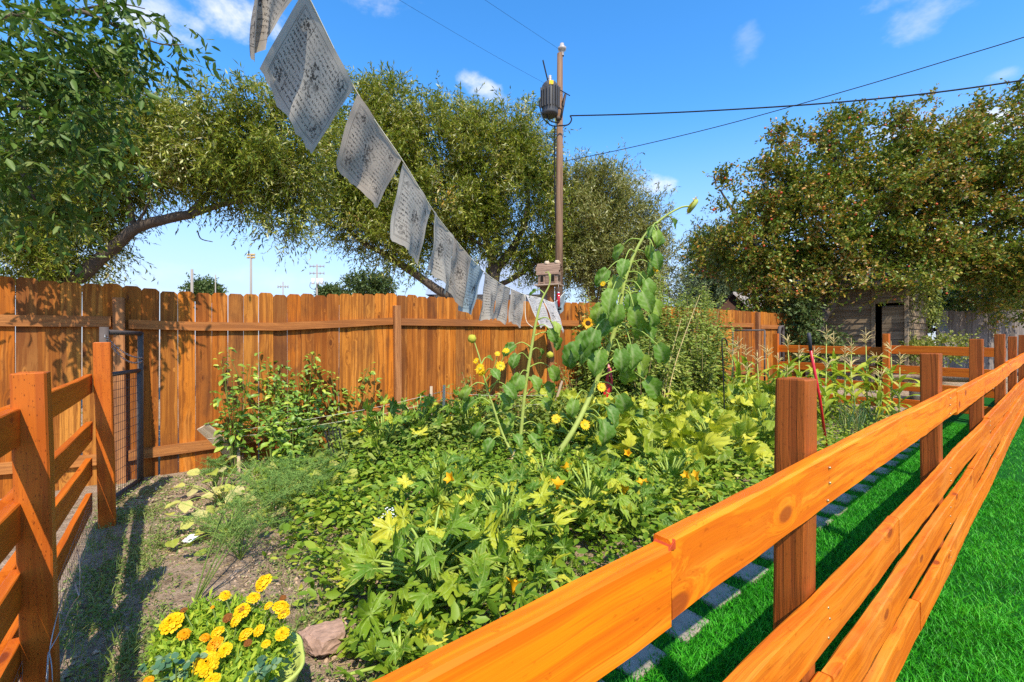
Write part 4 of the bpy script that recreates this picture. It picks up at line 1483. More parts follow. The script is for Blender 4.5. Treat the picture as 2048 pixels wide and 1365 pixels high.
# ================================================================== plants of the garden
def vine_plant(name, label, cat, base, leaves, n, size, reach, height, rise=(18, 60), stem_r=.011, seed=0, az=(0, 2 * PI), flowers=0, group=None, lay=.35):
    """squash-like plant: petioles fan from a crown, each with one big leaf"""
    rng.seed(seed)
    base = Vector(base)
    pt = thing(name, label, cat, base, group)
    mb = MB()
    for i in range(n):
        a = az[0] + (az[1] - az[0]) * ((i + rng.uniform(-.4, .4)) / n)
        ring = (i * .618) % 1.0
        rr = reach * (.25 + .75 * ring) * rng.uniform(.85, 1.1)
        hh = height * (1.05 - .62 * ring ** 1.5) * rng.uniform(.75, 1.15)
        tip = base + Vector((math.cos(a) * rr, math.sin(a) * rr, hh))
        tip.z = max(tip.z, gz(tip.x, tip.y) + .05)
        ctrl = base + Vector((math.cos(a) * rr * .45, math.sin(a) * rr * .45, hh * .75))
        q = [base + Vector((math.cos(a), math.sin(a), 0)) * .02, (base + ctrl) / 2 + Vector((0, 0, .02)), ctrl, tip]
        q = spline(q, 3)
        mb.tube(q, lerp_list([stem_r, stem_r * .8, stem_r * .6], len(q)), 6, cap=False)
        d = Vector((math.cos(a + rng.uniform(-.8, .8)), math.sin(a + rng.uniform(-.8, .8)), rng.uniform(-.5, .9)))
        upv = Vector((rng.uniform(-.7, .7), rng.uniform(-1.0, .3), rng.uniform(.5, 1.0)))
        s = size * rng.uniform(.62, 1.1) * (.75 + .35 * ring)
        link('leaf', rng.choice(leaves), pt, frame(tip, d, upv, s, s * rng.uniform(.85, 1.05), s * rng.uniform(.7, 1.5)))
    mb.build('stems', M['petiole'], pt)
    for i in range(flowers):
        a = rng.uniform(0, 2 * PI)
        p = base + Vector((math.cos(a) * reach * rng.uniform(.3, .9), math.sin(a) * reach * rng.uniform(.3, .9), height * rng.uniform(.45, .95)))
        blossom(pt, p, rng.uniform(.038, .055))
    return pt


def blossom_mesh():
    mb = MB()
    V, Fc = [], []
    n = 10
    for k, (r, z) in enumerate(((.10, 0), (.22, .35), (.34, .7), (.62, 1.0))):
        for i in range(n):
            a = 2 * PI * i / n
            rr = r * (1.25 if (i % 2 == 0 and k == 3) else (.75 if k == 3 else 1))
            V.append((rr * math.cos(a), rr * math.sin(a), z if not (k == 3 and i % 2) else z * .8))
    for k in range(3):
        for i in range(n):
            Fc.append((k * n + i, k * n + (i + 1) % n, (k + 1) * n + (i + 1) % n, (k + 1) * n + i))
    return MB().add(V, Fc, 0, True).mesh('blossom', M['petal_orange'])


BLOS = blossom_mesh()


def blossom(parent, p, s):
    d = rand_dir(20, 80)
    link('blossom', BLOS, parent, Matrix.Translation(p) @ d.to_track_quat('Z', 'Y').to_matrix().to_4x4() @ Matrix.Scale(s * 1.4, 4))


# foreground zucchini, deep-lobed leaves
ZS = [(862, 1205, 14, .27, .46, .42, 'zucchini with splayed lobed leaves in front, beside the red rock', 1),
      (1010, 1120, 15, .24, .44, .46, 'zucchini plant in front of the top rail, low centre of the bed', 1),
      (1180, 1060, 14, .22, .42, .44, 'lobed zucchini plant just behind the chipped end of the top rail', 2),
      (880, 1040, 12, .20, .36, .44, 'zucchini with tall upright lobed leaves behind the foremost one', 1),
      (1340, 1010, 14, .22, .42, .40, 'green zucchini plant against the near fence post, under the yellower squash', 2),
      (1090, 1000, 12, .20, .38, .36, 'zucchini plant at the foot of the leaning sunflower', 1),
      (1000, 1215, 12, .20, .36, .26, 'small zucchini plant close behind the top rail, right of the foremost one', 1), (800, 1350, 6, .20, .22, .18, 'young zucchini plant at the bottom edge, right of the rock', 0), (1260, 1075, 12, .20, .36, .30, 'zucchini plant tucked behind the top rail left of the near post', 1)]
for i, (px, py, n, s, re, h, lab, fl) in enumerate(ZS):
    vine_plant('zucchini_plant', lab, 'zucchini plant', G(px, py), ZUC, int(n * 3.0), s * .48, re * 1.1, h, seed=100 + i, flowers=fl, group='zucchini plants in the bed')
# middle clump of zucchini by the fence
for i, (px, py, lab) in enumerate([(840, 915, 'bright lobed zucchini clump below the pale wooden stake'), (935, 900, 'zucchini clump between the pale stake and the middle sunflower'), (765, 945, 'zucchini clump right of the black mesh tube')]):
    vine_plant('zucchini_plant', lab, 'zucchini plant', G(px, py), ZUC, 48, .116, .46, .60, seed=130 + i, flowers=1, group='zucchini plants in the bed')
# pumpkin-like squash, yellow green, right half of the bed
QS = [(1250, 880, 18, 'yellow-green squash plant right of the leaning sunflower stalk'), (1360, 865, 18, 'pale squash plant in the middle of the squash patch'), (1470, 850, 18, 'squash plant left of the near fence post, back row'),
      (1530, 905, 16, 'squash plant whose leaves touch the left side of the near post'), (1420, 940, 18, 'squash plant at the front of the patch, in line with the shepherd hook'),
      (1300, 950, 16, 'squash plant at the front of the patch with orange blossoms'), (1190, 900, 12, 'small squash plant under the drooping sunflower leaves'), (1120, 860, 10, 'small yellow squash plant behind the leaning stalk'),
      (1540, 835, 14, 'squash plant farthest right at the back of the patch')]
for i, (px, py, n, lab) in enumerate(QS):
    vine_plant('squash_plant', lab, 'squash plant', G(px, py), SQU, int(n * 2.7), .142, .56, .50, seed=160 + i, flowers=(2 if i == 5 else i % 2), group='squash plants in the bed')


# ------------------------------------------------------------------ upright branching plants (peppers, tall weeds)
def bush_plant(name, label, cat, base, height, n_br, leaf_meshes, leaf_n, leaf_s, spread=.35, seed=0, stem_m='stem_green', group=None, tops=True, lean=(0, 0), joined=None, width=.5, stem_r=.006):
    rng.seed(seed)
    base = Vector(base)
    pt = thing(name, label, cat, base, group)
    mb = MB()
    lv = []
    for i in range(n_br):
        a = rng.uniform(0, 2 * PI)
        sp = spread * rng.uniform(.15, 1.0)
        h = height * rng.uniform(.62, 1.0)
        p0 = base + Vector((rng.uniform(-.02, .02), rng.uniform(-.02, .02), -.02))
        p1 = base + Vector((math.cos(a) * sp * .35 + lean[0] * .3, math.sin(a) * sp * .35 + lean[1] * .3, h * .45))
        p2 = base + Vector((math.cos(a) * sp + lean[0], math.sin(a) * sp + lean[1], h))
        q = spline([p0, p1, p2], 6)
        mb.tube(q, lerp_list([stem_r, stem_r * .7, stem_r * .3], len(q)), 5, cap=False)
        for k in range(leaf_n):
            f = rng.uniform(.22, 1.0) ** .8
            x = f * (len(q) - 1)
            j = min(int(x), len(q) - 2)
            p = q[j].lerp(q[j + 1], x - j)
            d = rand_dir(-35, 35)
            off = d * rng.uniform(.02, .11) * (1.2 - f * .7)
            p = p + off
            s = leaf_s * rng.uniform(.55, 1.15) * (1.15 - .55 * f)
            upv = Vector((rng.uniform(-.5, .5), rng.uniform(-.8, .2), 1))
            lv.append((p, d, upv, s))
    mb.build('stems', M[stem_m], pt)
    if joined:
        pos = np.array([tuple(x[0]) for x in lv])
        V, Fc = leaves_np(pos, np.array([tuple(x[1]) for x in lv]), np.array([tuple(x[2].normalized()) for x in lv]), np.array([x[3] for x in lv]), np.array([x[3] for x in lv]) * width, T_OVAL)
        tag(link('foliage', np_mesh('foliage', V, Fc, [M[joined]]), pt), kind='stuff')
    else:
        for (p, d, u_, s) in lv:
            link('leaf', rng.choice(leaf_meshes), pt, frame(p, d, u_, s))
    return pt


PX = [(470, 945, 1.05, 'pepper plant nearest the leaning board, against the cedar fence'), (540, 935, 1.12, 'tall pepper plant in the middle of the row against the cedar fence'),
      (610, 915, 1.05, 'pepper plant with the highest shoot, left of the fence post'), (680, 905, 1.02, 'pepper plant under the cedar fence post'), (585, 965, .78, 'lower bushy pepper plant in front of the row'), (740, 880, .80, 'small pepper plant at the right end of the row')]
for i, (px, py, h, lab) in enumerate(PX):
    bush_plant('pepper_plant', lab, 'pepper plant', G(px, py), h * 1.18, 9, PEPL, 27, .115, .40, 200 + i, group='pepper plants by the fence')

# tall weeds by the fence, right of the sunflowers
def GY(px, Y):
    x = (px - 1024) / F * Y
    return Vector((x, Y, gz(x, Y)))


def fenceY(px):
    return FP(FT(px)).y


WX = [(1205, .5, 590), (1240, .5, 560), (1275, .6, 545), (1310, .5, 540), (1340, .6, 548), (1370, .5, 560), (1400, .6, 575), (1425, .7, 600), (1225, 1.0, 620), (1262, 1.1, 600), (1300, 1.0, 590), (1335, 1.2, 600), (1370, 1.2, 610), (1402, 1.3, 625), (1432, 1.5, 650), (1285, 1.7, 680), (1325, 1.8, 680), (1365, 1.9, 690), (1405, 2.0, 690), (1180, .5, 640)]
for i, (px, dy, ty) in enumerate(WX):
    b = GY(px, fenceY(px) - dy)
    h = EYE + (HOR - ty + 22) / F * b.y - b.z
    bush_plant('tall_weed', 'tall rank weed in the thicket between sunflower and corn', 'weed', b, h, 12, None, 70, .12, .38, 230 + i, 'dry_stem' if i % 3 == 0 else 'stem_green', 'weeds in the tall thicket by the fence', joined='weed_leaf', width=.5, lean=(rng.uniform(-.1, .15), -.05))
# a few dry stalks sticking out of the thicket
mb = MB()
rng.seed(5)
ds = thing('dry_stalk', 'bare straw-coloured stalk leaning out of the weed thicket', 'stalk', GY(1322, 6.6))
p0 = GY(1322, 6.6)
for tip in (P(1362, 640, 6.9), P(1400, 590, 7.0), P(1340, 700, 6.9), P(1310, 690, 6.8)):
    q = spline([p0, p0.lerp(tip, .45) + Vector((-.03, 0, .12)), tip], 6)
    mb.tube(q, lerp_list([.014, .008, .003], len(q)), 6)
mb.build('stem', M['dry_stem'], ds)

# low twiggy plants in front of the fence between the stakes
TW = ['first', 'second', 'third', 'fourth', 'fifth', 'sixth', 'seventh', 'eighth', 'ninth', 'tenth', 'eleventh', 'twelfth']
for i, (px, dy, h) in enumerate(sorted([(905, .3, .75), (950, .35, .9), (985, .5, .75), (1020, .35, .9), (868, .3, .65), (1070, .35, .6), (1110, .4, .65), (1150, .4, .9), (830, .4, .5), (790, .4, .5), (960, .8, .55), (1040, .8, .55)])):
    bush_plant('tomato_plant', 'straggly browning tomato vine, ' + TW[i] + ' from the left along the string line', 'tomato plant', GY(px, fenceY(px) - dy), h, 6, None, 30, .085, .28, 260 + i, 'dry_stem', 'tomato vines by the string line', joined='weed_leaf', width=.6)


# ------------------------------------------------------------------ sunflowers
def flower_head(parent, p, facing, r, petals=20, petal_m='petal', disc_m='disc', droop=.0, disc=.42):
    mb = MB()
    mb.lathe([(0, .10 * r), (disc * r * .6, .12 * r), (disc * r, .03 * r), (disc * r * .8, -.08 * r), (0, -.12 * r)], 14, mi=1)
    for layer in (0, 1):
        for i in range(petals):
            a = 2 * PI * (i + .5 * layer) / petals + rng.uniform(-.08, .08)
            L = r * rng.uniform(.85, 1.1) * (1 - .12 * layer)
            wd = 1.15 * PI * r * .8 / petals
            ca, sa = math.cos(a), math.sin(a)
            z0 = .02 * r * layer
            zt = rng.uniform(-.1, .22) * r - droop * r

            def pt(rad, side, z):
                return (ca * rad - sa * side, sa * rad + ca * side, z)
            V = [pt(disc * r * .85, -wd * .35, z0), pt(disc * r * .85, wd * .35, z0), pt((L + disc * r) / 2, wd * .55, z0 + zt * .3 + .03 * r), pt((L + disc * r) / 2, -wd * .55, z0 + zt * .3 + .03 * r), pt(L, 0, z0 + zt)]
            mb.add(V, [(0, 1, 2, 3), (3, 2, 4)], 0)
    me = mb.mesh('flower_head', [M[petal_m], M[disc_m]])
    return link('flower_head', me, parent, Matrix.Translation(p) @ Vector(facing).to_track_quat('Z', 'Y').to_matrix().to_4x4())


def stalk(parent, pts, rad, name='stalk', mat='stalk'):
    q = spline(pts, 6)
    MB().tube(q, lerp_list(rad, len(q)), 9, jitter=.04).build(name, M[mat], parent)
    return q


def sun_leaf(parent, root, tip, size, nrm=None, var=None, hang=.5):
    """petiole from root to tip, then a leaf of that size hanging beyond"""
    root, tip = Vector(root), Vector(tip)
    mid = root.lerp(tip, .55) + Vector((0, 0, .22 * (tip - root).length))
    q = spline([root, mid, tip], 4)
    MB().tube(q, lerp_list([.009, .006, .004], len(q)), 6, cap=False).build('petiole', M['petiole'], parent)
    d = (tip - mid).normalized() + Vector((0, 0, -hang))
    upv = nrm if nrm is not None else Vector((rng.uniform(-.3, .3), -.75, .8))
    link('leaf', SUNL[rng.randrange(5) if var is None else var], parent, frame(tip, d, upv, size, size * rng.uniform(.9, 1.05)))


rng.seed(77)
YS = 4.55
s1 = thing('sunflower', 'tall thick-stalked sunflower leaning far to the right, head bent over', 'sunflower', G(1072, 965))
base = G(1072, 965)
line = [base] + pl(YS, (1110, 915, 4.35), (1150, 855, 4.4), (1188, 775), (1215, 705), (1236, 635), (1249, 565), (1268, 510), (1292, 468), (1325, 437), (1360, 416), (1380, 413))
q = stalk(s1, line, [.030, .028, .026, .025, .023, .021, .018, .014, .012, .010, .010])
for (a, b, tipx, tipy, sz, var) in [
        (1283, 480, 1245, 492, .20, 1), (1295, 465, 1312, 462, .16, 2), (1300, 460, 1300, 492, .17, 4), (1290, 475, 1310, 505, .20, 1), (1325, 437, 1345, 440, .13, 0),
        (1262, 525, 1215, 540, .22, 1), (1255, 545, 1290, 560, .27, 2), (1252, 560, 1225, 580, .28, 1), (1250, 570, 1262, 590, .26, 4), (1245, 600, 1205, 610, .26, 2), (1248, 590, 1300, 600, .22, 1),
        (1232, 650, 1190, 660, .30, 4), (1230, 660, 1290, 655, .27, 1), (1222, 690, 1180, 668, .36, 2), (1215, 705, 1155, 690, .30, 4), (1212, 710, 1200, 700, .30, 2), (1228, 665, 1315, 690, .25, 2),
        (1205, 735, 1270, 712, .36, 2), (1198, 755, 1290, 760, .30, 1), (1192, 765, 1240, 790, .26, 4), (1180, 790, 1150, 800, .2, 2), (1165, 825, 1205, 840, .30, 4), (1160, 835, 1215, 815, .24, 2), (1240, 620, 1275, 640, .30, 4), (1236, 640, 1262, 690, .28, 1), (1270, 505, 1250, 520, .20, 1), (1275, 500, 1300, 525, .20, 2), (1262, 520, 1280, 545, .22, 4), (1252, 555, 1235, 555, .24, 2), (1250, 565, 1285, 585, .24, 1), (1245, 590, 1235, 610, .26, 4), (1248, 580, 1268, 615, .25, 2), (1238, 625, 1222, 630, .28, 1), (1240, 610, 1300, 630, .24, 4), (1225, 680, 1240, 700, .26, 2), (1218, 700, 1250, 735, .26, 4), (1305, 455, 1320, 470, .15, 4), (1315, 447, 1305, 455, .13, 1)]:
    dY = rng.uniform(-.3, .12)
    sun_leaf(s1, P(a, b, YS), P(tipx, tipy, YS + dY), sz * .98, Vector((rng.uniform(-.5, .5), -.8, .55)), var, hang=.9 if var in (2, 4) else .35)
# bent-over head seen from behind
hd = P(1384, 412, YS)
flower_head(s1, hd, (.75, -.35, -.45), .115, 20, 'petal', 'disc_green', .15, .62)
mb = MB().lathe([(0, .03), (.06, .018), (.085, -.008), (.065, -.03), (0, -.035)], 14)
mb.build('calyx', M['stalk'], s1, Matrix.Translation(hd) @ Vector((-.75, .1, .55)).to_track_quat('Z', 'Y').to_matrix().to_4x4())
for (px, py, r, f, pm) in [(1176, 647, .060, (-.1, -1, .15), 'petal_orange'), (1313, 536, .055, (.4, -.6, -.2), 'petal'), (1203, 775, .052, (.1, -.9, .5), 'petal'), (1206, 568, .03, (-.6, -.8, .3), 'petal'),
                           (1170, 850, .055, (.2, -.9, .5), 'petal'), (1212, 856, .050, (.6, -.6, .2), 'petal'), (1112, 838, .05, (0, -1, .5), 'petal'), (1232, 800, .04, (.7, -.5, -.4), 'petal')]:
    p = P(px, py, YS - .12)
    flower_head(s1, p, f, r * 1.1, 17, pm, 'disc' if pm == 'petal_orange' else 'disc_green', 0, .42 if pm == 'petal_orange' else .30)
    near = min(q, key=lambda z: (z - p).length)
    mid = near.lerp(p, .5) + Vector((0, .02, .06))
    MB().tube(spline([near, mid, p + Vector((0, .02, 0))], 5), .005, 5, cap=False).build('flower_stem', M['petiole'], s1)

# second sunflower, thin and upright, bare top above the flags' end
s2 = thing('sunflower', 'slim upright sunflower with a bare tip in front of the birdhouse', 'sunflower', G(1028, 925))
b2 = G(1028, 925)
Y2 = 4.9
q = stalk(s2, [b2] + pl(Y2, (1040, 880), (1048, 800), (1056, 740), (1064, 690), (1072, 645), (1084, 600), (1098, 572), (1101, 548)), [.022, .021, .020, .018, .016, .013, .009, .006])
for (a, b, tx, ty, sz, var) in [(1090, 590, 1072, 582, .14, 0), (1100, 560, 1096, 545, .07, 0), (1075, 640, 1105, 645, .18, 1), (1070, 655, 1100, 660, .18, 2), (1068, 672, 1108, 675, .2, 2), (1062, 695, 1030, 690, .2, 1), (1060, 705, 1080, 700, .15, 4), (1058, 720, 1035, 710, .18, 2),
                                (1058, 735, 1100, 735, .22, 2), (1056, 745, 1040, 750, .26, 4), (1054, 760, 1062, 755, .22, 4), (1052, 790, 1090, 770, .26, 2), (1050, 800, 1025, 800, .2, 1), (1048, 820, 1085, 800, .2, 4), (1046, 840, 1022, 840, .2, 2), (1045, 850, 1075, 850, .18, 2), (1042, 870, 1060, 870, .2, 1)]:
    sun_leaf(s2, P(a, b, Y2), P(tx, ty, Y2 + rng.uniform(-.15, .1)), sz, Vector((rng.uniform(-.5, .5), -.7, .7)), var, hang=.8 if var in (2, 4) else .3)
p = P(1100, 710, Y2 - .1)
MB().lathe([(0, .04), (.035, .02), (.04, -.02), (0, -.04)], 10).build('bud', M['disc_green'], s2, Matrix.Translation(p))

# third, a branching wild sunflower
s3 = thing('sunflower', 'branching sunflower with small yellow flowers and one green bud, left', 'sunflower', G(1050, 950))
b3 = G(1050, 950)
Y3 = 4.6
q = stalk(s3, [b3] + pl(Y3, (1010, 880), (985, 810), (972, 770), (960, 720), (948, 682)), [.016, .014, .011, .009, .006])
MB().lathe([(0, .05), (.03, .045), (.046, .01), (.04, -.02), (0, -.045)], 12).build('bud', M['disc_green'], s3, Matrix.Translation(P(944, 679, Y3)))
for (px, py, r, f) in [(960, 738, .062, (-.3, -.9, .3)), (963, 745, .05, (.3, -.9, -.4)), (1001, 732, .06, (.2, -.9, .3)), (1012, 702, .045, (0, -.6, .8)), (995, 708, .035, (.1, -.8, .6)), (952, 722, .04, (-.5, -.7, .4))]:
    p = P(px, py, Y3 - .05)
    flower_head(s3, p, f, r, 15, 'petal', 'disc_green', 0, .3)
    near = min(q, key=lambda z: (z - (p - Vector((0, 0, .25)))).length)
    MB().tube(spline([near, near.lerp(p, .6) + Vector((.02, 0, -.02)), p + Vector((0, .015, 0))], 5), .0045, 5, cap=False).build('flower_stem', M['petiole'], s3)
for (a, b, tx, ty, sz, var) in [(972, 770, 940, 775, .2, 2), (975, 780, 1010, 770, .2, 2), (985, 810, 950, 800, .22, 1), (990, 830, 1015, 830, .18, 4), (1000, 850, 965, 850, .2, 2), (1010, 880, 985, 880, .2, 4), (968, 750, 985, 740, .14, 1), (1012, 885, 1030, 870, .16, 2), (980, 800, 1000, 790, .18, 4), (962, 730, 975, 715, .10, 0)]:
    sun_leaf(s3, P(a, b, Y3), P(tx, ty, Y3 + rng.uniform(-.15, .1)), sz, Vector((rng.uniform(-.5, .5), -.7, .7)), var)
# fallen thin stalks by their feet
mb = MB()
mb.tube([P(1040, 905, 4.5), P(1062, 935, 4.4), G(1080, 965)], .012, 6)
mb.tube([P(1030, 900, 4.45), P(1022, 925, 4.4), G(1020, 950)], .01, 6)
tag(mb.build('dry_stalk', M['dry_stem']), 'broken dry stalk at the feet of the sunflowers', 'stalk')


# ------------------------------------------------------------------ corn
def corn(base, h, seed, group, which):
    rng.seed(seed)
    t_ = thing('corn_plant', 'corn plant with straw-coloured tassel, ' + which + ' in the corn patch', 'corn plant', base, group)
    lean = Vector((rng.uniform(-.06, .06), rng.uniform(-.06, .06), 0))
    top = base + Vector((0, 0, h * .80)) + lean
    MB().tube([base, base.lerp(top, .5), top], [.012, .010, .006], 6).build('stalk', M['stalk'], t_)
    az = rng.uniform(0, PI)
    for k in range(8):
        f = .10 + .74 * k / 8
        p = base.lerp(top, f)
        a = az + PI * k + rng.uniform(-.5, .5)
        d = Vector((math.cos(a), math.sin(a), rng.uniform(.9, 1.8)))
        s = h * rng.uniform(.36, .56) * (1 - .25 * abs(f - .45))
        link('leaf', rng.choice(CORNL), t_, frame(p, d, Vector((-math.cos(a), -math.sin(a), 1)), s, s * rng.uniform(1.2, 1.7)))
    mb = MB()
    tip = base + Vector((0, 0, h)) + lean * 1.2
    mb.tube([top, tip], [.004, .002], 5)
    for k in range(11):
        a = rng.uniform(0, 2 * PI)
        p = top.lerp(tip, rng.uniform(.1, .6))
        L = rng.uniform(.10, .19)
        d = Vector((math.cos(a) * .8, math.sin(a) * .8, rng.uniform(.5, 1.1))).normalized()
        mb.tube([p, p + d * L * .6, p + d * L + Vector((0, 0, -.025))], [.0045, .0045, .002], 4, cap=False)
    mb.build('tassel', M['tassel'], t_)


ORD = ['leftmost', 'second from the left', 'third from the left', 'fourth from the left', 'fifth from the left', 'sixth from the left', 'seventh from the left', 'eighth from the left', 'ninth from the left', 'tenth from the left', 'eleventh from the left', 'twelfth from the left', 'tenth from the right', 'ninth from the right', 'eighth from the right', 'seventh from the right', 'sixth from the right', 'fifth from the right', 'fourth from the right', 'third from the right', 'second from the right', 'rightmost']
CP = [(1462, 7.6, 690), (1480, 7.4, 672), (1502, 7.7, 688), (1520, 7.0, 700), (1540, 7.6, 690), (1558, 7.2, 705), (1585, 7.3, 668), (1600, 6.8, 690), (1625, 7.2, 690), (1652, 7.0, 650), (1672, 7.1, 662), (1690, 6.6, 690), (1703, 7.0, 676), (1735, 7.1, 655), (1715, 6.5, 715), (1645, 6.5, 715),
      (1785, 6.9, 682), (1798, 6.6, 705), (1486, 6.8, 725), (1765, 6.9, 705), (1570, 6.6, 730), (1752, 6.4, 735)]
for i, (px, Y, ty) in enumerate(sorted(CP)):
    b = GY(px, Y)
    corn(b, EYE + (HOR - ty) / F * Y - b.z, 300 + i, 'corn plants in the corn patch', ORD[i])
# onions
OW = ['leftmost of those at the right foot of the corn', 'third from the left in front of the corn', 'fifth from the left in front of the corn', 'second from the right in front of the corn', 'fourth from the left and nearest the rail', 'rightmost in front of the corn', 'second from the left, nearest the near post', 'in the middle of the three among the squash', 'rightmost of the three among the squash', 'leftmost of the three among the squash']
rng.seed(9)
for i, (px, py) in enumerate([(1692, 868), (1705, 858), (1720, 866), (1735, 858), (1715, 875), (1748, 862), (1698, 880), (1545, 850), (1560, 842), (1530, 856)]):
    b = G(px, py)
    mb = MB()
    for k in range(9):
        d = rand_dir(55, 86)
        L = rng.uniform(.32, .58)
        mb.tube([b + d * .0, b + d * L * .6, b + d * L + Vector((rng.uniform(-.06, .06), rng.uniform(-.06, .06), -.03))], [.006, .005, .001], 5, cap=False)
    tag(mb.build('onion_plant', M['onion']), 'spiky onion clump ' + OW[i], 'onion', 'onion clumps by the corn')
# hairy grass tuft of green garlic left of the near post in the back
# ------------------------------------------------------------------ bean plants with yellow leaves, left of centre
for i, (px, py, lab) in enumerate([(440, 1010, 'yellowing bean plant left of the feathery fronds'), (520, 990, 'yellow-leaved bean plant behind the feathery fronds'), (600, 1000, 'pale yellow bean plant in the middle of the fronds'), (660, 1010, 'yellow bean plant left of the small white flowers'), (720, 985, 'bean plant with curled yellow leaves near the black mesh tube'), (460, 1075, 'bean plant with a pale green fruit on the bare soil')]):
    rng.seed(400 + i)
    b = G(px, py)
    t_ = thing('bean_plant', lab, 'bean plant', b)
    mb = MB()
    for k in range(24):
        a = rng.uniform(0, 2 * PI)
        r = rng.uniform(.05, .38)
        p = b + Vector((math.cos(a) * r, math.sin(a) * r, rng.uniform(.05, .30)))
        mb.tube(spline([b, b.lerp(p, .5) + Vector((0, 0, .05)), p], 3), .003, 4, cap=False)
        s = rng.uniform(.07, .125)
        link('leaf', rng.choice(BEANL), t_, frame(p, rand_dir(-30, 20), Vector((rng.uniform(-.6, .6), rng.uniform(-.9, .2), 1)), s))
    mb.build('stems', M['petiole'], t_)

# ------------------------------------------------------------------ potato-like leafy plants in the middle of the bed
PW = [(720, 975), (790, 985), (860, 975), (930, 965), (990, 985), (1050, 1010), (1150, 985), (1230, 1000), (700, 1050), (760, 1100), (960, 1040), (1290, 1030)]
PO = ['leftmost of its row', 'right of the black mesh tube', 'behind the upright zucchini leaves', 'below the middle zucchini clumps', 'left of the broken dry stalks', 'right of the broken dry stalks', 'under the leaning stalk', 'in front of the small squash plant', 'left of the white flower umbels', 'left of the foremost zucchini', 'between the two front zucchinis', 'nearest the near fence']
for i, (px, py) in enumerate(PW):
    bush_plant('potato_plant', 'low leafy potato plant ' + PO[i], 'potato plant', G(px, py), .36, 10, None, 30, .085, .30, 500 + i, 'stem_green', 'potato plants in the bed', joined='under_leaf', width=.55)

# ------------------------------------------------------------------ feathery asparagus
def asparagus(label, base, n, h, spread, seed, lean=(0, 0)):
    g = np.random.default_rng(seed)
    rng.seed(seed)
    t_ = thing('asparagus_plant', label, 'asparagus', base)
    mb = MB()
    P0, P1, LF = [], [], []
    for i in range(n):
        a = rng.uniform(0, 2 * PI)
        sp = spread * rng.uniform(.4, 1)
        tip = base + Vector((math.cos(a) * sp + lean[0], math.sin(a) * sp + lean[1], h * rng.uniform(.45, 1)))
        mid = base.lerp(tip, .5) + Vector((0, 0, h * .22))
        q = spline([base, mid, tip], 8)
        mb.tube(q, lerp_list([.0045, .003, .0012], len(q)), 5, cap=False)
        for k in range(34):
            f = rng.uniform(.25, 1.0)
            x = f * (len(q) - 1)
            j = min(int(x), len(q) - 2)
            p = q[j].lerp(q[j + 1], x - j)
            d = rand_dir(-35, 40)
            L = rng.uniform(.06, .20) * (1.25 - f * .8)
            e = p + d * L
            P0.append(tuple(p))
            P1.append(tuple(e))
            for m_ in range(13):
                w_ = p.lerp(e, rng.uniform(.15, 1))
                LF.append(tuple(w_))
    LF = np.array(LF)
    V1, F1 = strips(np.array(P0), np.array(P1), .0018)
    dd = unit(g.normal(size=LF.shape)) * g.uniform(.012, .034, len(LF))[:, None]
    V2, F2 = strips(LF, LF + dd, .0024)
    V, Fc, mi = join_np([(V1, F1, 0), (V2, F2, 0)])
    tag(link('fronds', np_mesh('fronds', V, Fc, [M['fern']], mi), t_), kind='stuff')
    mb.build('stems', M['stem_green'], t_)


asparagus('feathery asparagus plant bending over the bare soil, left of centre', G(545, 1060), 11, .52, .42, 1)
asparagus('feathery asparagus plant in front of the pepper plants', G(590, 1000), 11, .50, .42, 2)
asparagus('feathery asparagus with three long bare stems rising from behind the marigolds', G(385, 1215), 5, .72, .25, 3, (.28, .3))
asparagus('feathery asparagus plant left of the black mesh tube', G(640, 1020), 9, .45, .40, 4)
asparagus('feathery asparagus plant right of the shaded path', G(480, 1120), 9, .40, .40, 5)
asparagus('low feathery asparagus beside the leaning board', G(430, 985), 6, .36, .28, 6)


# ------------------------------------------------------------------ ground cover
def cover(name, label, cat, pts, leaf, wid, mat, tmpl=T_OVAL, up=.8, hgt=.05, per=6, sp=.05, seed=1):
    g = np.random.default_rng(seed)
    n = len(pts)
    c = np.repeat(pts, per, 0) + g.normal(size=(n * per, 3)) * np.array([sp, sp, 0])
    c[:, 2] = gz_np(c[:, 0], c[:, 1]) + g.uniform(.003, 1, n * per) ** 1.5 * np.repeat(hgt, per)
    d = unit(g.normal(size=c.shape) * np.array([1, 1, .35]))
    u_ = unit(g.normal(size=c.shape) * .55 + np.array([0, -.15, up]))
    ln = leaf * g.uniform(.5, 1.25, len(c))
    V, Fc = leaves_np(c, d, u_, ln, ln * wid, tmpl)
    o = link(name, np_mesh(name, V, Fc, [M[mat]]))
    return tag(o, label, cat, kind='stuff')


g = np.random.default_rng(33)


def patchy(n, u0, u1, v0, v1, thr, sc=1.4, seed=0):
    """random points kept where a smooth pattern is high"""
    U, Vv = g.uniform(u0, u1, n), g.uniform(v0, v1, n)
    f = np.sin(U * sc * 2.1 + seed) * np.cos(Vv * sc * 1.7 + seed * 2) + .6 * np.sin(U * sc * 5.3 - Vv * sc * 3.1 + seed) + .5 * np.sin(Vv * sc * 7.7 + U * sc * 2.9)
    k = f > thr
    return UVnp(U[k], Vv[k])


# flat knotweed on the bare soil at the left
pts = np.concatenate([patchy(3400, .12, 2.0, .9, 5.0, -.1, 2.3, 1), patchy(650, .10, .55, .9, 4.2, -.2, 1.6, 2)])
cover('knotweed', 'flat small-leaved weeds on the bare soil at the left', 'weeds', pts, .024, .42, 'ground_leaf', hgt=np.full(len(pts), .04), per=9, sp=.055, seed=3)
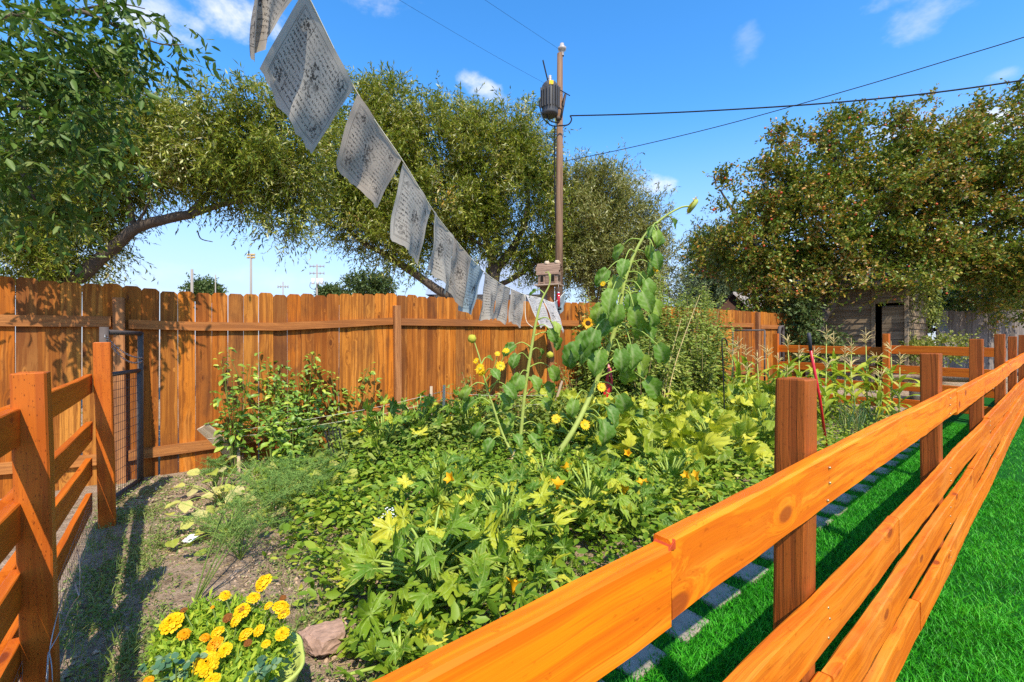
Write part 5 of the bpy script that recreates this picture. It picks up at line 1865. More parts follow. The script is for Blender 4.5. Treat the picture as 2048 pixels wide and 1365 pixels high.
# weeds under and between the vegetables
pts = patchy(5200, 1.2, 9.8, .95, 4.9, -1.2, 1.2, 5)
cover('low_weeds', 'low green weeds filling the bed between the vegetables', 'weeds', pts, .05, .5, 'under_leaf', hgt=np.full(len(pts), .16), per=9, sp=.08, seed=4)
pts = patchy(2300, 1.2, 6.5, 1.0, 4.6, -.7, 1.7, 8)
cover('leafy_weeds', 'knee-high leafy weeds between zucchini and squash', 'weeds', pts, .075, .5, 'under_leaf', hgt=np.full(len(pts), .30), per=8, sp=.09, seed=5)
pts = patchy(1500, 5.5, 10.0, 2.4, 4.6, -1.5, 1.7, 8)
cover('far_weeds', 'rank weeds below the thicket and round the corn', 'weeds', pts, .09, .45, 'weed_leaf', hgt=np.full(len(pts), .40), per=8, sp=.10, seed=6)
pts = patchy(1300, 1.6, 7.0, 3.5, 4.7, -1.3, 1.7, 2)
cover('fence_weeds', 'rank weeds standing along the foot of the cedar fence', 'weeds', pts, .08, .48, 'weed_leaf', hgt=np.full(len(pts), .48), per=8, sp=.10, seed=9)
# thin grass in the shade of the left fence and round the rock
pts = np.concatenate([UVnp(g.uniform(.05, .5, 1300), g.uniform(.6, 4.2, 1300)), patchy(3600, .3, 2.6, .85, 2.4, -.2, 1.5, 3)])
V, Fc = blades(pts, .085, .0045, 1.1)
tag(link('thin_grass', np_mesh('thin_grass', V, Fc, [M['ground_leaf']])), 'thin straggling grass along the foot of the left fence', 'grass', kind='stuff')
# crumbs and clods of soil
pts = patchy(9000, .12, 2.6, .9, 5.0, -1.8, 1.6, 4)
n_ = len(pts)
octa = np.array([[1, 0, 0], [-1, 0, 0], [0, 1, 0], [0, -1, 0], [0, 0, 1], [0, 0, -1.0]])
oF = np.array([[0, 2, 4], [2, 1, 4], [1, 3, 4], [3, 0, 4], [2, 0, 5], [1, 2, 5], [3, 1, 5], [0, 3, 5]])
sz_ = g.uniform(.1, 1, n_) ** 4 * .020 + .0028
V = (pts[:, None, :] + octa[None] * sz_[:, None, None] * g.uniform(.6, 1.3, (n_, 6, 1)) * np.array([1, 1, .7]))
tag(link('soil_clods', np_mesh('soil_clods', V.reshape(-1, 3), (oF[None] + (np.arange(n_) * 6)[:, None, None]).reshape(-1, 3), [M['clod']])), 'small clods of dry soil on the bare ground', 'soil', kind='stuff')
# small straw bits
pts = UVnp(g.uniform(.15, 2.2, 1800), g.uniform(.9, 5.0, 1800), .008)
d = unit(g.normal(size=pts.shape) * np.array([1, 1, .12]))
V, Fc = strips(pts, pts + d * g.uniform(.03, .14, len(pts))[:, None], .004)
tag(link('straw', np_mesh('straw', V, Fc, [M['dry_stem']])), 'scattered bits of straw on the bare soil', 'straw', kind='stuff')

# ================================================================== things
# ------------------------------------------------------------------ prayer flags
fl = thing('prayer_flags', 'string of faded printed prayer flags sagging from upper left to the birdhouse post', 'flags', P(1120, 600, 6.9))
NODES = [(1130, 584, 7.1), (1108, 606, 6.72), (1083, 597, 6.34), (1050, 590, 5.96), (1022, 578, 5.6), (998, 566, 5.25), (968, 544, 4.85), (943, 518, 4.45), (906, 474, 4.05), (866, 421, 3.66), (806, 323, 3.28), (712, 182, 2.90), (606, -28, 2.50), (480, -260, 2.1)]
KN = [P(*n_) for n_ in NODES]
cord = spline(KN, 6)
MB().tube(cord, .004, 6).build('cord', M['string'], fl)
MB().tube(spline([KN[3] + Vector((0, 0, -.0)), P(1052, 640, 5.9), P(1066, 655, 5.9)], 5), .004, 5).build('loose_cord', M['string'], fl)


def flag(i, a, b, drop, blow, mat, nx=16, ny=16, seed=0, narrow=1.0, back=0.0, tear=0.0):
    """cloth between cord points a,b hanging along blow"""
    r = random.Random(seed)
    V, Fc, UVs = [], [], []
    ph = [r.uniform(0, 6) for _ in range(5)]
    side = (b - a)
    nrm = side.cross(blow).normalized()
    for j in range(ny + 1):
        f = j / ny
        for k in range(nx + 1):
            s = k / nx
            p = a.lerp(b, .03 + .94 * s)
            fall = drop * f
            q = p + blow * fall
            q += Vector((0, 0, -1)) * (drop * .14 * f * f * (1 + .6 * math.sin(s * 4 + ph[0])))
            # folds that run down the cloth, deepest at the free edge
            amp = drop * (.018 + .05 * f)
            q += nrm * amp * (math.sin(s * 7 + ph[1] + f * 1.5) + .6 * math.sin(s * 13 + ph[2] - f * 2) + .35 * math.sin(f * 9 + s * 5 + ph[3]))
            q += side * (-.5 * (s - .5) * (1 - narrow) * f) + side * back * f * f
            # corners curl, ragged hem
            if j == ny:
                q += blow * drop * (r.uniform(-.02, .02) + tear * r.uniform(-.10, .04))
            V.append(q)
            UVs.append((s, 1 - f))
    w_ = nx + 1
    for j in range(ny):
        for k in range(nx):
            c = j * w_ + k
            Fc.append((c, c + 1, c + w_ + 1, c + w_))
    mb = MB().add(V, Fc, 0, True)
    me = mb.mesh('flag', M[mat])
    uvl = me.uv_layers.new(name='UVMap')
    for lp in me.loops:
        uvl.data[lp.index].uv = UVs[lp.vertex_index]
    o = link('flag', me, fl)
    return o


def bl(dx, dy, dz):
    return Vector((dx, dy, dz)).normalized()


flag(13, KN[13], KN[12], .56, bl(-.20, .05, -1), 'flag_cream', seed=13, narrow=-.8)
flag(12, KN[12] + Vector((0, 0, 0)), KN[11], .47, bl(-.66, .10, -.85), 'flag', seed=2, narrow=.94, tear=.3)
flag(11, KN[11], KN[10], .40, bl(-.42, .05, -.8), 'flag_cream', seed=3, narrow=.8, tear=.3)
flag(10, KN[10], KN[9], .46, bl(-.20, .05, -.95), 'flag', seed=4, narrow=.92)
flag(9, KN[9], KN[8], .44, bl(-.12, .05, -1), 'flag', seed=5, narrow=.95)
flag(8, KN[8], KN[7], .44, bl(-.16, .05, -1), 'flag_cream', seed=6, narrow=.95)
flag(7, KN[7], KN[6], .46, bl(-.26, .05, -1), 'flag_blue', seed=7, narrow=.9, tear=.4)
flag(6, KN[6], KN[5], .44, bl(-.04, .0, -1), 'flag', seed=8, narrow=.7, back=-.2)
flag(5, KN[5], KN[4], .40, bl(-.18, .0, -1), 'flag', seed=9, narrow=1.1, back=-.2)
flag(4, KN[4], KN[3], .38, bl(-.14, .0, -1), 'flag', seed=10, narrow=.8)
flag(3, KN[3], KN[2], .40, bl(.30, .0, -1), 'flag_white', seed=11, narrow=.8, back=.2)
flag(2, KN[2], KN[1], .42, bl(.36, .0, -1), 'flag_white', seed=12, narrow=.7, back=.2)
flag(1, KN[1], KN[0], .22, bl(.05, .0, -1), 'flag_blue', seed=14, narrow=.5)

# ------------------------------------------------------------------ birdhouse on the tall fence post
pb = FP(PT['c'], .05)
bz = bh_top
bw, bd, bhh = .19, .31, .165       # gable width, length along the fence, wall height
bh = thing('birdhouse', 'weathered barn-shaped birdhouse on the tall post of the cedar fence', 'birdhouse', Vector((pb.x, pb.y, bz)))
# local frame: X along its ridge (pointing left), Y to the gable seen at the right
Mb = Matrix.Translation((pb.x - .02, pb.y - .02, bz)) @ Euler((0, 0, R_(-22))).to_matrix().to_4x4()
M['barn'] = wood('barn_wood', [(.30, .20, .135), (.34, .22, .15), (.26, .17, .12)], (.15, .09, .065), (.06, .04, .03), 0, 1.5, 0.8, 0.1, (2, 8.0), 0.5)
M['barn_pale'] = wood('barn_wood_pale', [(.46, .34, .25), (.42, .30, .22)], (.26, .17, .12), (.1, .07, .05), 0, 1.5, 0.8, 0.1, (2, 8.0), 0.5)
hx, hy = bd / 2, bw / 2
gp = [(-hy, 0), (hy, 0), (hy, bhh), (hy * .72, bhh + .10), (0, bhh + .16), (-hy * .72, bhh + .10), (-hy, bhh)]
mb = MB()
V = [(-hx, y, z) for y, z in gp] + [(hx, y, z) for y, z in gp]
mb.add(V, [tuple(range(7))[::-1], tuple(range(7, 14))] + [(i, (i + 1) % 7, 7 + (i + 1) % 7, 7 + i) for i in range(7)])
mb.build('body', M['barn'], bh, Mb)
MB().box((0, 0, -.012), (bd + .10, bw + .10, .022)).build('floor', M['barn_pale'], bh, Mb)
for k in range(9):
    MB().box((hx + .004, 0, .014 + k * .022), (.008, bw * .98, .017)).build('siding_strip', M['barn_pale'], bh, Mb)
for k in range(3):
    MB().box((-hx + bd * (.2 + .3 * k), -hy - .004, .09), (.06, .008, .15)).build('side_board', M['barn'], bh, Mb)
for sgn in (-1, 1):
    for (y0, z0, y1, z1) in ((hy * 1.16, bhh - .03, hy * .72, bhh + .105), (hy * .74, bhh + .104, 0, bhh + .172)):
        for k in range(4):
            f0, f1 = k / 4, (k + 1) / 4 + .06
            ya, za = y0 + (y1 - y0) * f0, z0 + (z1 - z0) * f0
            yb, zb_ = y0 + (y1 - y0) * min(f1, 1.02), z0 + (z1 - z0) * min(f1, 1.02)
            d = Vector((0, (yb - ya) * sgn, zb_ - za))
            c = Vector((0, (ya + yb) / 2 * sgn, (za + zb_) / 2 + .008 + .004 * (1 - k % 2)))
            ax = Vector((1, 0, 0))
            nn = ax.cross(d.normalized())
            Rm = Matrix((ax, d.normalized(), nn)).transposed()
            MB().box((0, 0, 0), (bd + .08 + rng.uniform(-.02, .02), d.length, .009)).build('roof_slat', M['barn'], bh, Mb @ Matrix.Translation(c) @ Rm.to_4x4())
for (y, z, w_, h_) in ((-.035, .10, .035, .10), (.035, .10, .035, .10), (0, bhh + .06, .035, .06)):  # solid blocks on the wall, coloured as the shade inside a hole
    MB().box((hx + .009, y, z), (.01, w_, h_)).build('opening_shade', M['dark'], bh, Mb)
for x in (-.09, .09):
    MB().box((x, -hy - .008, .085), (.045, .012, .09)).build('opening_shade', M['dark'], bh, Mb)
for x in (-.04, .13):
    MB().lathe([(0, .05), (.03, .045), (.045, .02), (.04, -.005)], 9, (x, 0, bhh + .17)).build('ridge_stone', M['lath'], bh, Mb)
MB().box((0, 0, -.20), (.14, .02, .36)).build('bracket', M['barn'], bh, Mb @ Matrix.Translation((-.10, .05, 0)))

# hummingbird feeder
fe = thing('bird_feeder', 'tube feeder of red liquid hanging under the birdhouse', 'bird feeder', P(1117, 620, 6.85))
c = P(1117, 602, 6.85)
k = 6.85 / F
MB().lathe([(0, 16 * k), (3.2 * k, 15 * k), (3.4 * k, -12 * k), (0, -13 * k)], 12, tuple(c)).build('tube', M['glass_red'], fe)
MB().lathe([(0, -12 * k), (3.5 * k, -13 * k), (6.5 * k, -15 * k), (6.0 * k, -18 * k), (0, -19 * k)], 14, tuple(c)).build('base', M['black'], fe)
MB().lathe([(0, 18 * k), (3 * k, 17 * k), (3 * k, 14.5 * k)], 10, tuple(c)).build('cap', M['galv'], fe)
MB().tube([c + Vector((0, 0, 17 * k)), Vector((c.x, c.y, bz - .01))], .0025, 5).build('hook_wire', M['wire'], fe)

# ------------------------------------------------------------------ utility pole
YU = 11.2
ku = YU / F
up_ = thing('utility_pole', 'tall wooden utility pole with a grey transformer near its top', 'utility pole', Vector(((1118 - 1024) * ku, YU, .3)))
top = P(1120, 108, YU)
bot = Vector(((1117 - 1024) * ku, YU, .2))
MB().tube([bot, bot.lerp(top, .5), top], [8.2 * ku, 7.4 * ku, 5.6 * ku], 14, jitter=.02).build('pole', M['pole'], up_)
MB().lathe([(0, .20), (.05, .19), (.06, .12), (.11, .08), (.10, .03), (.05, 0), (.05, -.12)], 12, tuple(P(1124, 103, YU))).build('insulator', M['porcelain'], up_)
tcn = P(1100, 200, YU - .24)
tr = MB().lathe([(0, .42), (.15, .405), (.195, .345), (.20, .30), (.20, -.34), (.19, -.39), (0, -.40)], 20, tuple(tcn)).build('transformer', M['transformer'], up_)
fins = MB()
for a in np.linspace(-2.8, -.4, 9):
    d = Vector((math.cos(a), math.sin(a), 0))
    fins.box(tcn + d * .222 + Vector((0, 0, .01)), (.07, .016, .50), Euler((0, 0, a)).to_matrix())
fins.build('cooling_fins', M['transformer'], tr)
MB().lathe([(0, .20), (.038, .19), (.03, .15), (.05, .13), (.034, .10), (.053, .07), (.038, 0)], 10, tuple(tcn + Vector((0, 0, .405)))).build('bushing', M['porcelain'], tr)
MB().box(tcn + Vector((.015, -.206, .315)), (.10, .012, .10)).build('tag', M['yellow_sign'], tr)
mb = MB()
mb.tube([P(1112, 238, YU - .1), P(1120, 236, YU - .1)], .05, 8)
mb.tube([P(1126, 205, YU - .1), P(1131, 188, YU - .1), P(1127, 210, YU - .1), P(1122, 235, YU - .1)], .03, 8)
mb.tube([P(1120, 175, YU - .2), P(1105, 215, YU - .1)], .03, 6)
mb.build('bracket', M['steel'], up_)
mb = MB()
mb.tube(spline([P(1096, 163, YU - .3), P(1091, 142, YU - .3), P(1086, 121, YU - .3)], 5), .018, 5)
mb.tube(spline([P(1085, 192, YU - .3), P(1079, 205, YU - .3), P(1086, 235, YU - .3), P(1102, 251, YU - .2), P(1118, 252, YU - .2)], 6), .016, 5)
mb.tube(spline([P(1092, 228, YU - .3), P(1100, 242, YU - .3), P(1118, 246, YU - .2)], 6), .016, 5)
mb.tube(spline([P(1118, 252, YU - .2), P(1136, 250, YU - .2), P(1143, 240, YU - .2), P(1140, 232, YU - .2)], 6), .018, 5)
mb.tube(spline([P(1110, 252, YU - .15), P(1109, 330, YU - .15), P(1111, 440, YU - .15)], 6), .018, 5)
mb.tube([P(1116, 178, YU - .3), P(1140, 192, YU - .3)], .012, 5)
mb.build('loop_wire', M['cable'], up_)


def cable(label, pts, r):
    mb = MB()
    q = spline(pts, 10)
    mb.tube(q, r, 5)
    return tag(mb.build('overhead_wire', M['cable']), label, 'wire')


cable('thick twisted service wire running right from the utility pole', [P(1140, 232, 11.1), P(1260, 229, 10.6), P(1420, 222, 10), P(1640, 208, 9.3), P(1850, 188, 8.7), P(2060, 159, 8.1), P(2300, 120, 7.5)], .016)
cable('thin wire slanting up to the right across the sky', [P(1122, 324, 11.3), P(1250, 298, 10.7), P(1450, 250, 9.9), P(1700, 180, 8.9), P(1900, 120, 8.2), P(2060, 71, 7.6), P(2300, -10, 6.8)], .009)
cable('thin wire from the top of the pole to the upper left', [P(1123, 102, 11.2), P(1040, 47, 10), P(968, -1, 9.2), P(850, -80, 7.9)], .0028)
cable('thin wire from the transformer bracket to the upper left', [P(1132, 190, 11.2), P(1000, 118, 9.8), P(857, 35, 8.6), P(795, -2, 8.1), P(700, -60, 7.4)], .0024)

# ------------------------------------------------------------------ far poles above the left fence
def far_pole(name, label, px, top_y, Y, wpx, mat='conc_pole', arms=(), extra=None):
    b = P(px, 690, Y)
    b.z = 0
    t_ = thing(name, label, 'pole', b)
    MB().tube([b, P(px, top_y, Y)], [wpx * .55 * Y / F, wpx * .42 * Y / F], 8).build('pole', M[mat], t_)
    for (dy, half, th) in arms:
        MB().tube([P(px - half, top_y + dy, Y), P(px + half, top_y + dy, Y)], th * Y / F, 5).build('crossarm', M[mat], t_)
        for sx in (-1, -.45, .45, 1):
            MB().tube([P(px + sx * half, top_y + dy - 3, Y), P(px + sx * half, top_y + dy + 2.5, Y)], .8 * Y / F, 5).build('insulator', M[mat], t_)
    return t_


far_pole('far_pole', 'thick short far pole with a rounded top, leftmost above the fence', 384, 539, 50, 5.5)
far_pole('far_pole', 'thin broken-looking far pole right of the leftmost one', 431, 550, 70, 2.2)
t_ = far_pole('floodlight_pole', 'far floodlight pole with two rows of lamps', 502, 508, 80, 4.4)
for row, dy in enumerate((2, 7.5)):
    for dx in (-6.2, -2.2, 2.2, 6.2):
        c = P(502 + dx, 508 + dy, 80)
        MB().lathe([(0, .16), (.20, .16), (.15, -.16), (0, -.16)], 8).build('lamp', M['lamp_grey'], t_, Matrix.Translation(c) @ Euler((R_(60), 0, R_(dx * 8))).to_matrix().to_4x4())
    MB().tube([P(495, 508 + dy + 1, 80.3), P(509, 508 + dy + 1, 80.3)], .06, 5).build('crossarm', M['conc_pole'], t_)
far_pole('far_pole', 'small far pole with a single crossarm', 566, 564, 100, 2.4, arms=((10, 10, .8),))
t_ = far_pole('far_pole', 'far pole with two crossarms and three pale transformers', 634, 529, 60, 3.6, arms=((4, 14, .9), (18, 14, .8)))
for dx in (-8, 1.5, 9):
    MB().lathe([(0, 6 * 60 / F), (3 * 60 / F, 5.5 * 60 / F), (3 * 60 / F, -5.5 * 60 / F), (0, -6 * 60 / F)], 10, tuple(P(634 + dx, 563, 59.7))).build('transformer', M['white'], t_)
MB().tube(spline([P(621, 565, 60), P(620, 574, 60), P(627, 579, 60), P(640, 579, 60), P(648, 574, 60), P(647, 562, 60)], 5), .03, 5).build('loop_wire', M['cable'], t_)

# ------------------------------------------------------------------ neighbouring buildings glimpsed through the trees
nb = thing('house', 'pale house with a blue-grey roof glimpsed under the middle willow', 'house', P(960, 690, 24))
mb = MB()
a, b = P(868, 600, 24), P(1085, 600, 24)
mb.add([(a.x, 24, 0), (b.x, 24, 0), (b.x, 24, a.z + .3), (a.x, 24, a.z + .3), (a.x, 30, 0), (b.x, 30, 0), (b.x, 30, a.z + .3), (a.x, 30, a.z + .3)], [(0, 1, 2, 3), (1, 5, 6, 2), (5, 4, 7, 6), (4, 0, 3, 7), (3, 2, 6, 7)])
mb.build('wall', M['wall_pale'], nb)
mb = MB()
rz = P(960, 520, 24).z
mb.add([(a.x - .4, 23.6, a.z + .25), (b.x + .4, 23.6, a.z + .25), (b.x + .4, 27, rz + .6), (a.x - .4, 27, rz + .6), (a.x - .4, 30.4, a.z + .25), (b.x + .4, 30.4, a.z + .25)], [(0, 1, 2, 3), (3, 2, 5, 4), (0, 3, 4), (1, 5, 2)])
mb.build('roof', M['roof_blue'], nb)

nb = thing('house', 'low dark house with a grey gable roof beyond the right end of the cedar fence', 'house', P(1500, 690, 17))
k = 17 / F


def hp(px, py, dY=0):
    return P(px, py, 17 + dY)


mb = MB()
mb.add([hp(1448, 690), hp(1512, 690), hp(1512, 620), hp(1467, 590), hp(1440, 612)], [(0, 1, 2, 3, 4)])
mb.add([hp(1512, 690), hp(1640, 690, 1), hp(1640, 622, 1), hp(1512, 620)], [(0, 1, 2, 3)])
mb.build('wall', M['wall_dark'], nb)
mb = MB()
mb.add([hp(1466, 584, -.2), hp(1512, 622, -.2), hp(1640, 628, 1), hp(1595, 590, 3.5), hp(1466, 588, -.2), hp(1510, 626, -.2), hp(1640, 632, 1)], [(0, 1, 2, 3), (4, 5, 1, 0), (5, 6, 2, 1)])
mb.add([hp(1466, 584, -.2), hp(1432, 616, -.2), hp(1500, 618, 4), hp(1595, 590, 3.5)], [(0, 3, 2, 1)])
mb.build('roof', M['roof_grey'], nb)

# ------------------------------------------------------------------ old shed
SC = Vector((9.85, 11.0, 0))
SL = Vector((-RY, RX, 0))
SR = Vector((RX, RY, 0))
sg = gz(SC.x, SC.y)
sh = thing('shed', 'old wooden shed with weathered lap siding and an open doorway', 'shed', Vector((SC.x, SC.y, sg)))
H_S = 2.45
LW, RW = 3.2, 2.6
# inner box set back from the boards, coloured near-black for the doorway's shade
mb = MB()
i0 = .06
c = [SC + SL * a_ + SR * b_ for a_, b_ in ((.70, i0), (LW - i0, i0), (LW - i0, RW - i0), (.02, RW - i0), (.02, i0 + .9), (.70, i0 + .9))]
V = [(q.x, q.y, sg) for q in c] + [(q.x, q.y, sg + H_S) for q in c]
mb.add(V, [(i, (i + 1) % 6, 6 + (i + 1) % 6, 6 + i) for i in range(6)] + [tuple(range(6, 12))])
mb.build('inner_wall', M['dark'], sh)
bd_h = .175
for k in range(14):
    z = sg + .02 + k * bd_h
    for (a0, a1) in ((.66, 1.9), (1.905, LW)):
        L = a1 - a0
        Mx = Matrix.Translation(SC + SL * ((a0 + a1) / 2) + SR * (-.0) + Vector((0, 0, z + bd_h * .5 + rng.uniform(-.008, .008)))) @ Matrix((SL, -SR, Vector((0, 0, 1)))).transposed().to_4x4() @ Euler((R_(9), R_(rng.uniform(-.6, .6)), 0)).to_matrix().to_4x4()
        link('siding_board', board_mesh('siding_board', L, .022, bd_h + .04, M['siding'], 4, .002, .002), sh, Mx)
    L = RW
    Mx = Matrix.Translation(SC + SR * (RW / 2) - SL * .0 + Vector((0, 0, z + bd_h * .5 + rng.uniform(-.01, .01)))) @ Matrix((SR, SL, Vector((0, 0, 1)))).transposed().to_4x4() @ Euler((R_(-9), R_(rng.uniform(-.8, .8)), 0)).to_matrix().to_4x4()
    link('siding_board', board_mesh('siding_board', L, .022, bd_h + .04, M['siding'], 4, .002, .003), sh, Mx)
for a_ in (-.012, .645):
    link('door_jamb', post_mesh('door_jamb', H_S, .075, M['siding']), sh, Matrix.Translation(SC + SL * a_ - SR * .012 + Vector((0, 0, sg + H_S))) @ Euler((0, 0, ANG_R)).to_matrix().to_4x4())
Mx = Matrix.Translation(SC + SL * .33 - SR * .02 + Vector((0, 0, sg + 2.13))) @ Matrix((SL, -SR, Vector((0, 0, 1)))).transposed().to_4x4()
link('header', board_mesh('header', .70, .03, .14, M['siding'], 4), sh, Mx)
for k in range(4):
    Mx = Matrix.Translation(SC + SL * .33 + Vector((0, 0, sg + 2.24 + k * .09))) @ Matrix((SL, -SR, Vector((0, 0, 1)))).transposed().to_4x4()
    link('siding_board', board_mesh('siding_board', .66, .02, .10, M['siding'], 3, .002, .002), sh, Mx)
# door leaf standing ajar
dr = MB()
dr.box((0, 0, 0), (.44, .03, 1.95))
da = ANG_R + R_(62)
hinge = SC + SL * .03 + SR * .05
dd = Vector((math.cos(da + R_(25)), math.sin(da + R_(25)), 0))
cd = hinge + dd * .23 + SR * .02
do = dr.build('door', M['grey_wood'], sh, Matrix.Translation((cd.x, cd.y, sg + 1.02)) @ Euler((0, 0, da + R_(25))).to_matrix().to_4x4())
for k in range(9):
    link('door_board', board_mesh('door_board', .44, .018, .20, M['siding'], 2, .002, .001), do, Matrix.Translation((cd.x, cd.y, sg + .18 + k * .21)) @ Euler((0, 0, da + R_(25))).to_matrix().to_4x4() @ Matrix.Translation((0, .026, 0)))
# roof: low mono pitch with an overhang
mb = MB()
e = .25
rc = [SC + SL * (-e) + SR * (-e), SC + SL * (LW + e) + SR * (-e), SC + SL * (LW + e) + SR * (RW + e), SC + SL * (-e) + SR * (RW + e)]
zz = [sg + H_S + .05, sg + H_S + .05, sg + H_S + .75, sg + H_S + .75]
V = [(q.x, q.y, z) for q, z in zip(rc, zz)] + [(q.x, q.y, z + .07) for q, z in zip(rc, zz)]
mb.add(V, [(3, 2, 1, 0), (4, 5, 6, 7)] + [(i, (i + 1) % 4, 4 + (i + 1) % 4, 4 + i) for i in range(4)])
mb.build('roof', M['roof_old'], sh)

# grey fence right of the shed
gf = thing('grey_fence', 'weathered grey plank fence in shade behind the shrub, far right', 'fence', P(1950, 690, 13.5))
A, B = P(1872, 622, 12.6), P(2140, 620, 15.0)
n = 26
d = (B - A)
for i in range(n):
    p = A.lerp(B, (i + .5) / n)
    me = PK[i % 9]
    o = link('picket', me, gf, Matrix.Translation((p.x, p.y, p.z + rng.uniform(-.03, .03))) @ Euler((0, R_(rng.uniform(-.6, .6)), math.atan2(d.y, d.x))).to_matrix().to_4x4() @ Matrix.Diagonal((d.length / n / .147, 1, 1, 1)))
    o.material_slots[0].link = 'OBJECT'
    o.material_slots[0].material = M['grey_wood']
for z in (.5, 1.4):
    a_, b_ = A + Vector((-.06, .09, 0)), B + Vector((-.06, .09, 0))
    a_.z = b_.z = gz(A.x, A.y) + z
    link('rail', board_mesh('rail', (b_ - a_).length, .04, .09, M['grey_wood'], 6), gf, between(a_, b_))
mb = MB()
for (x0, y0, x1, y1) in ((1875, 632, 1912, 690),):
    link_p = between(P(x0, y0, 12.2), P(x1, y1 + 20, 11.6))
for j, (x0, x1) in enumerate(((1870, 1905), (1880, 1918))):
    a_, b_ = P(x0, 633 + j * 6, 12.3), P(x1, 712, 11.7)
    o = link('leaning_board', board_mesh('leaning_board', (b_ - a_).length, .03, .14, M['grey_wood'], 4), None, between(a_, b_, (.75, .2, .6)))
    tag(o, ['upper grey board leaning from the shed corner towards the shrub', 'lower grey board leaning beside the other, by the shed corner'][j], 'board')
# shrub and vine by the shed corner
(V, Fc, mi), _ = crown([E(1890, 695, 55, 18, 11, .5), E(1845, 705, 30, 16, 11, .4)], 60, 5, 9, .3, .07, .55, .2, .3, tmpl=T_OVAL, seed=51, twig_w=.004)
sb = thing('shrub', 'sparse pale-leaved shrub growing in front of the grey fence', 'shrub', GY(1880, 11))
tag(link('foliage', np_mesh('foliage', V, Fc, [M['ivy'], M['twig']], mi), sb), kind='stuff')
(V, Fc, mi), _ = crown([E(1848, 585, 20, 30, 10.9, .2), E(1862, 615, 12, 35, 11.0, .15), E(1835, 565, 35, 16, 10.9, .3)], 36, 5, 9, .25, .06, .6, .6, -.2, tmpl=T_OVAL, seed=52, twig_w=.003)
sb = thing('vine', 'reddish-green vine hanging over the corner of the shed', 'vine', GY(1850, 10.9))
tag(link('foliage', np_mesh('foliage', V, Fc, [M['ivy'], M['twig']], mi), sb), kind='stuff')
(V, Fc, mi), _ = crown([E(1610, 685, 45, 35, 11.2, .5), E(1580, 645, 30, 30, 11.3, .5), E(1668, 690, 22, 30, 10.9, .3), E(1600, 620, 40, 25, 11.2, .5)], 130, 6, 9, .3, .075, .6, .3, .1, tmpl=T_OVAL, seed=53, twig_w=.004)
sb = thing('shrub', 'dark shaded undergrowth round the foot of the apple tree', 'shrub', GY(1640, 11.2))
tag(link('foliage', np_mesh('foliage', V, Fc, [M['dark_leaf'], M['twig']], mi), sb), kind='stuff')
# dense dark trees behind the grey fence
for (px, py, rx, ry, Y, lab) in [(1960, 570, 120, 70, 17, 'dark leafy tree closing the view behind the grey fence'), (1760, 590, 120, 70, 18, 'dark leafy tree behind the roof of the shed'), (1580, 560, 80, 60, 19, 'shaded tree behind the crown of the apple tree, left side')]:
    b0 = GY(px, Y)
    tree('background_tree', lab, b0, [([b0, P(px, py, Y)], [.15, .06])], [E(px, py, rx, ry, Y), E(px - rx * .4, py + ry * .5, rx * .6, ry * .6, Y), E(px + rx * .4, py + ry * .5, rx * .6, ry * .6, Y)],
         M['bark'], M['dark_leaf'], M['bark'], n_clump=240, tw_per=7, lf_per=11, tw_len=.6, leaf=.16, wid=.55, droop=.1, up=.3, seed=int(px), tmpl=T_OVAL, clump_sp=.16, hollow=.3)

# ------------------------------------------------------------------ beyond the far rail fence
a_, b_ = GY(1770, 9.4), P(1990, 758, 7.9)
a_ = P(1768, 757, 9.6)
lg = MB().tube(spline([a_, a_.lerp(b_, .5) + Vector((0, 0, .01)), b_], 6), [.075] * 13, 10, jitter=.06)
tag(lg.build('log', M['log']), 'pale peeled log resting across behind the far rail fence', 'log')
bk = thing('bucket', 'galvanised metal bucket on the ground behind the corn', 'bucket', GY(1838, 8.8))
cb = GY(1838, 8.8)
MB().lathe([(.0, .0), (.13, .0), (.17, .30), (.178, .305), (.165, .30), (.125, .02), (0, .02)], 20, tuple(cb)).build('pail', M['galv'], bk)
for z in (.10, .22):
    MB().lathe([(.145 + z * .13 - .012, z - .008), (.147 + z * .13 - .008, z), (.145 + z * .13 - .012, z + .008)], 20, tuple(cb)).build('hoop', M['galv'], bk)

# ------------------------------------------------------------------ tools, stakes, strings
hd = thing('garden_tool', 'long red handle with a dark grip standing upright behind the near post', 'garden tool', GY(1640, 5.2))
MB().tube([P(1621, 700, 5.0), P(1640, 800, 5.1), GY(1655, 5.2)], .0155, 10).build('handle', M['red'], hd)
MB().tube([P(1617.5, 666, 5.0), P(1618.5, 674, 5.0), P(1621.2, 701, 5.0)], [.017, .020, .019], 10).build('grip', M['grip'], hd)
sk = thing('shepherd_hook', 'thin black shepherd hook standing before the weed thicket', 'plant hook', GY(1449, 6.0))
b0 = GY(1450, 6.0)
MB().tube(spline([b0, P(1447, 760, 6.0), P(1444, 690, 6.0), P(1446, 678, 6.0), P(1452, 680, 6.0), P(1455, 692, 6.0)], 6), .009, 6).build('rod', M['black'], sk)


def lath(label, a, b, w_=.035, th=.012, mat='lath', up_=(1, .3, 0)):
    L = (Vector(b) - Vector(a)).length
    me = board_mesh('stake', L, th, w_, M['lath2'], 4, .002, .001)
    return tag(link('wooden_stake', me, None, between(a, b, up_)), label, 'stake')


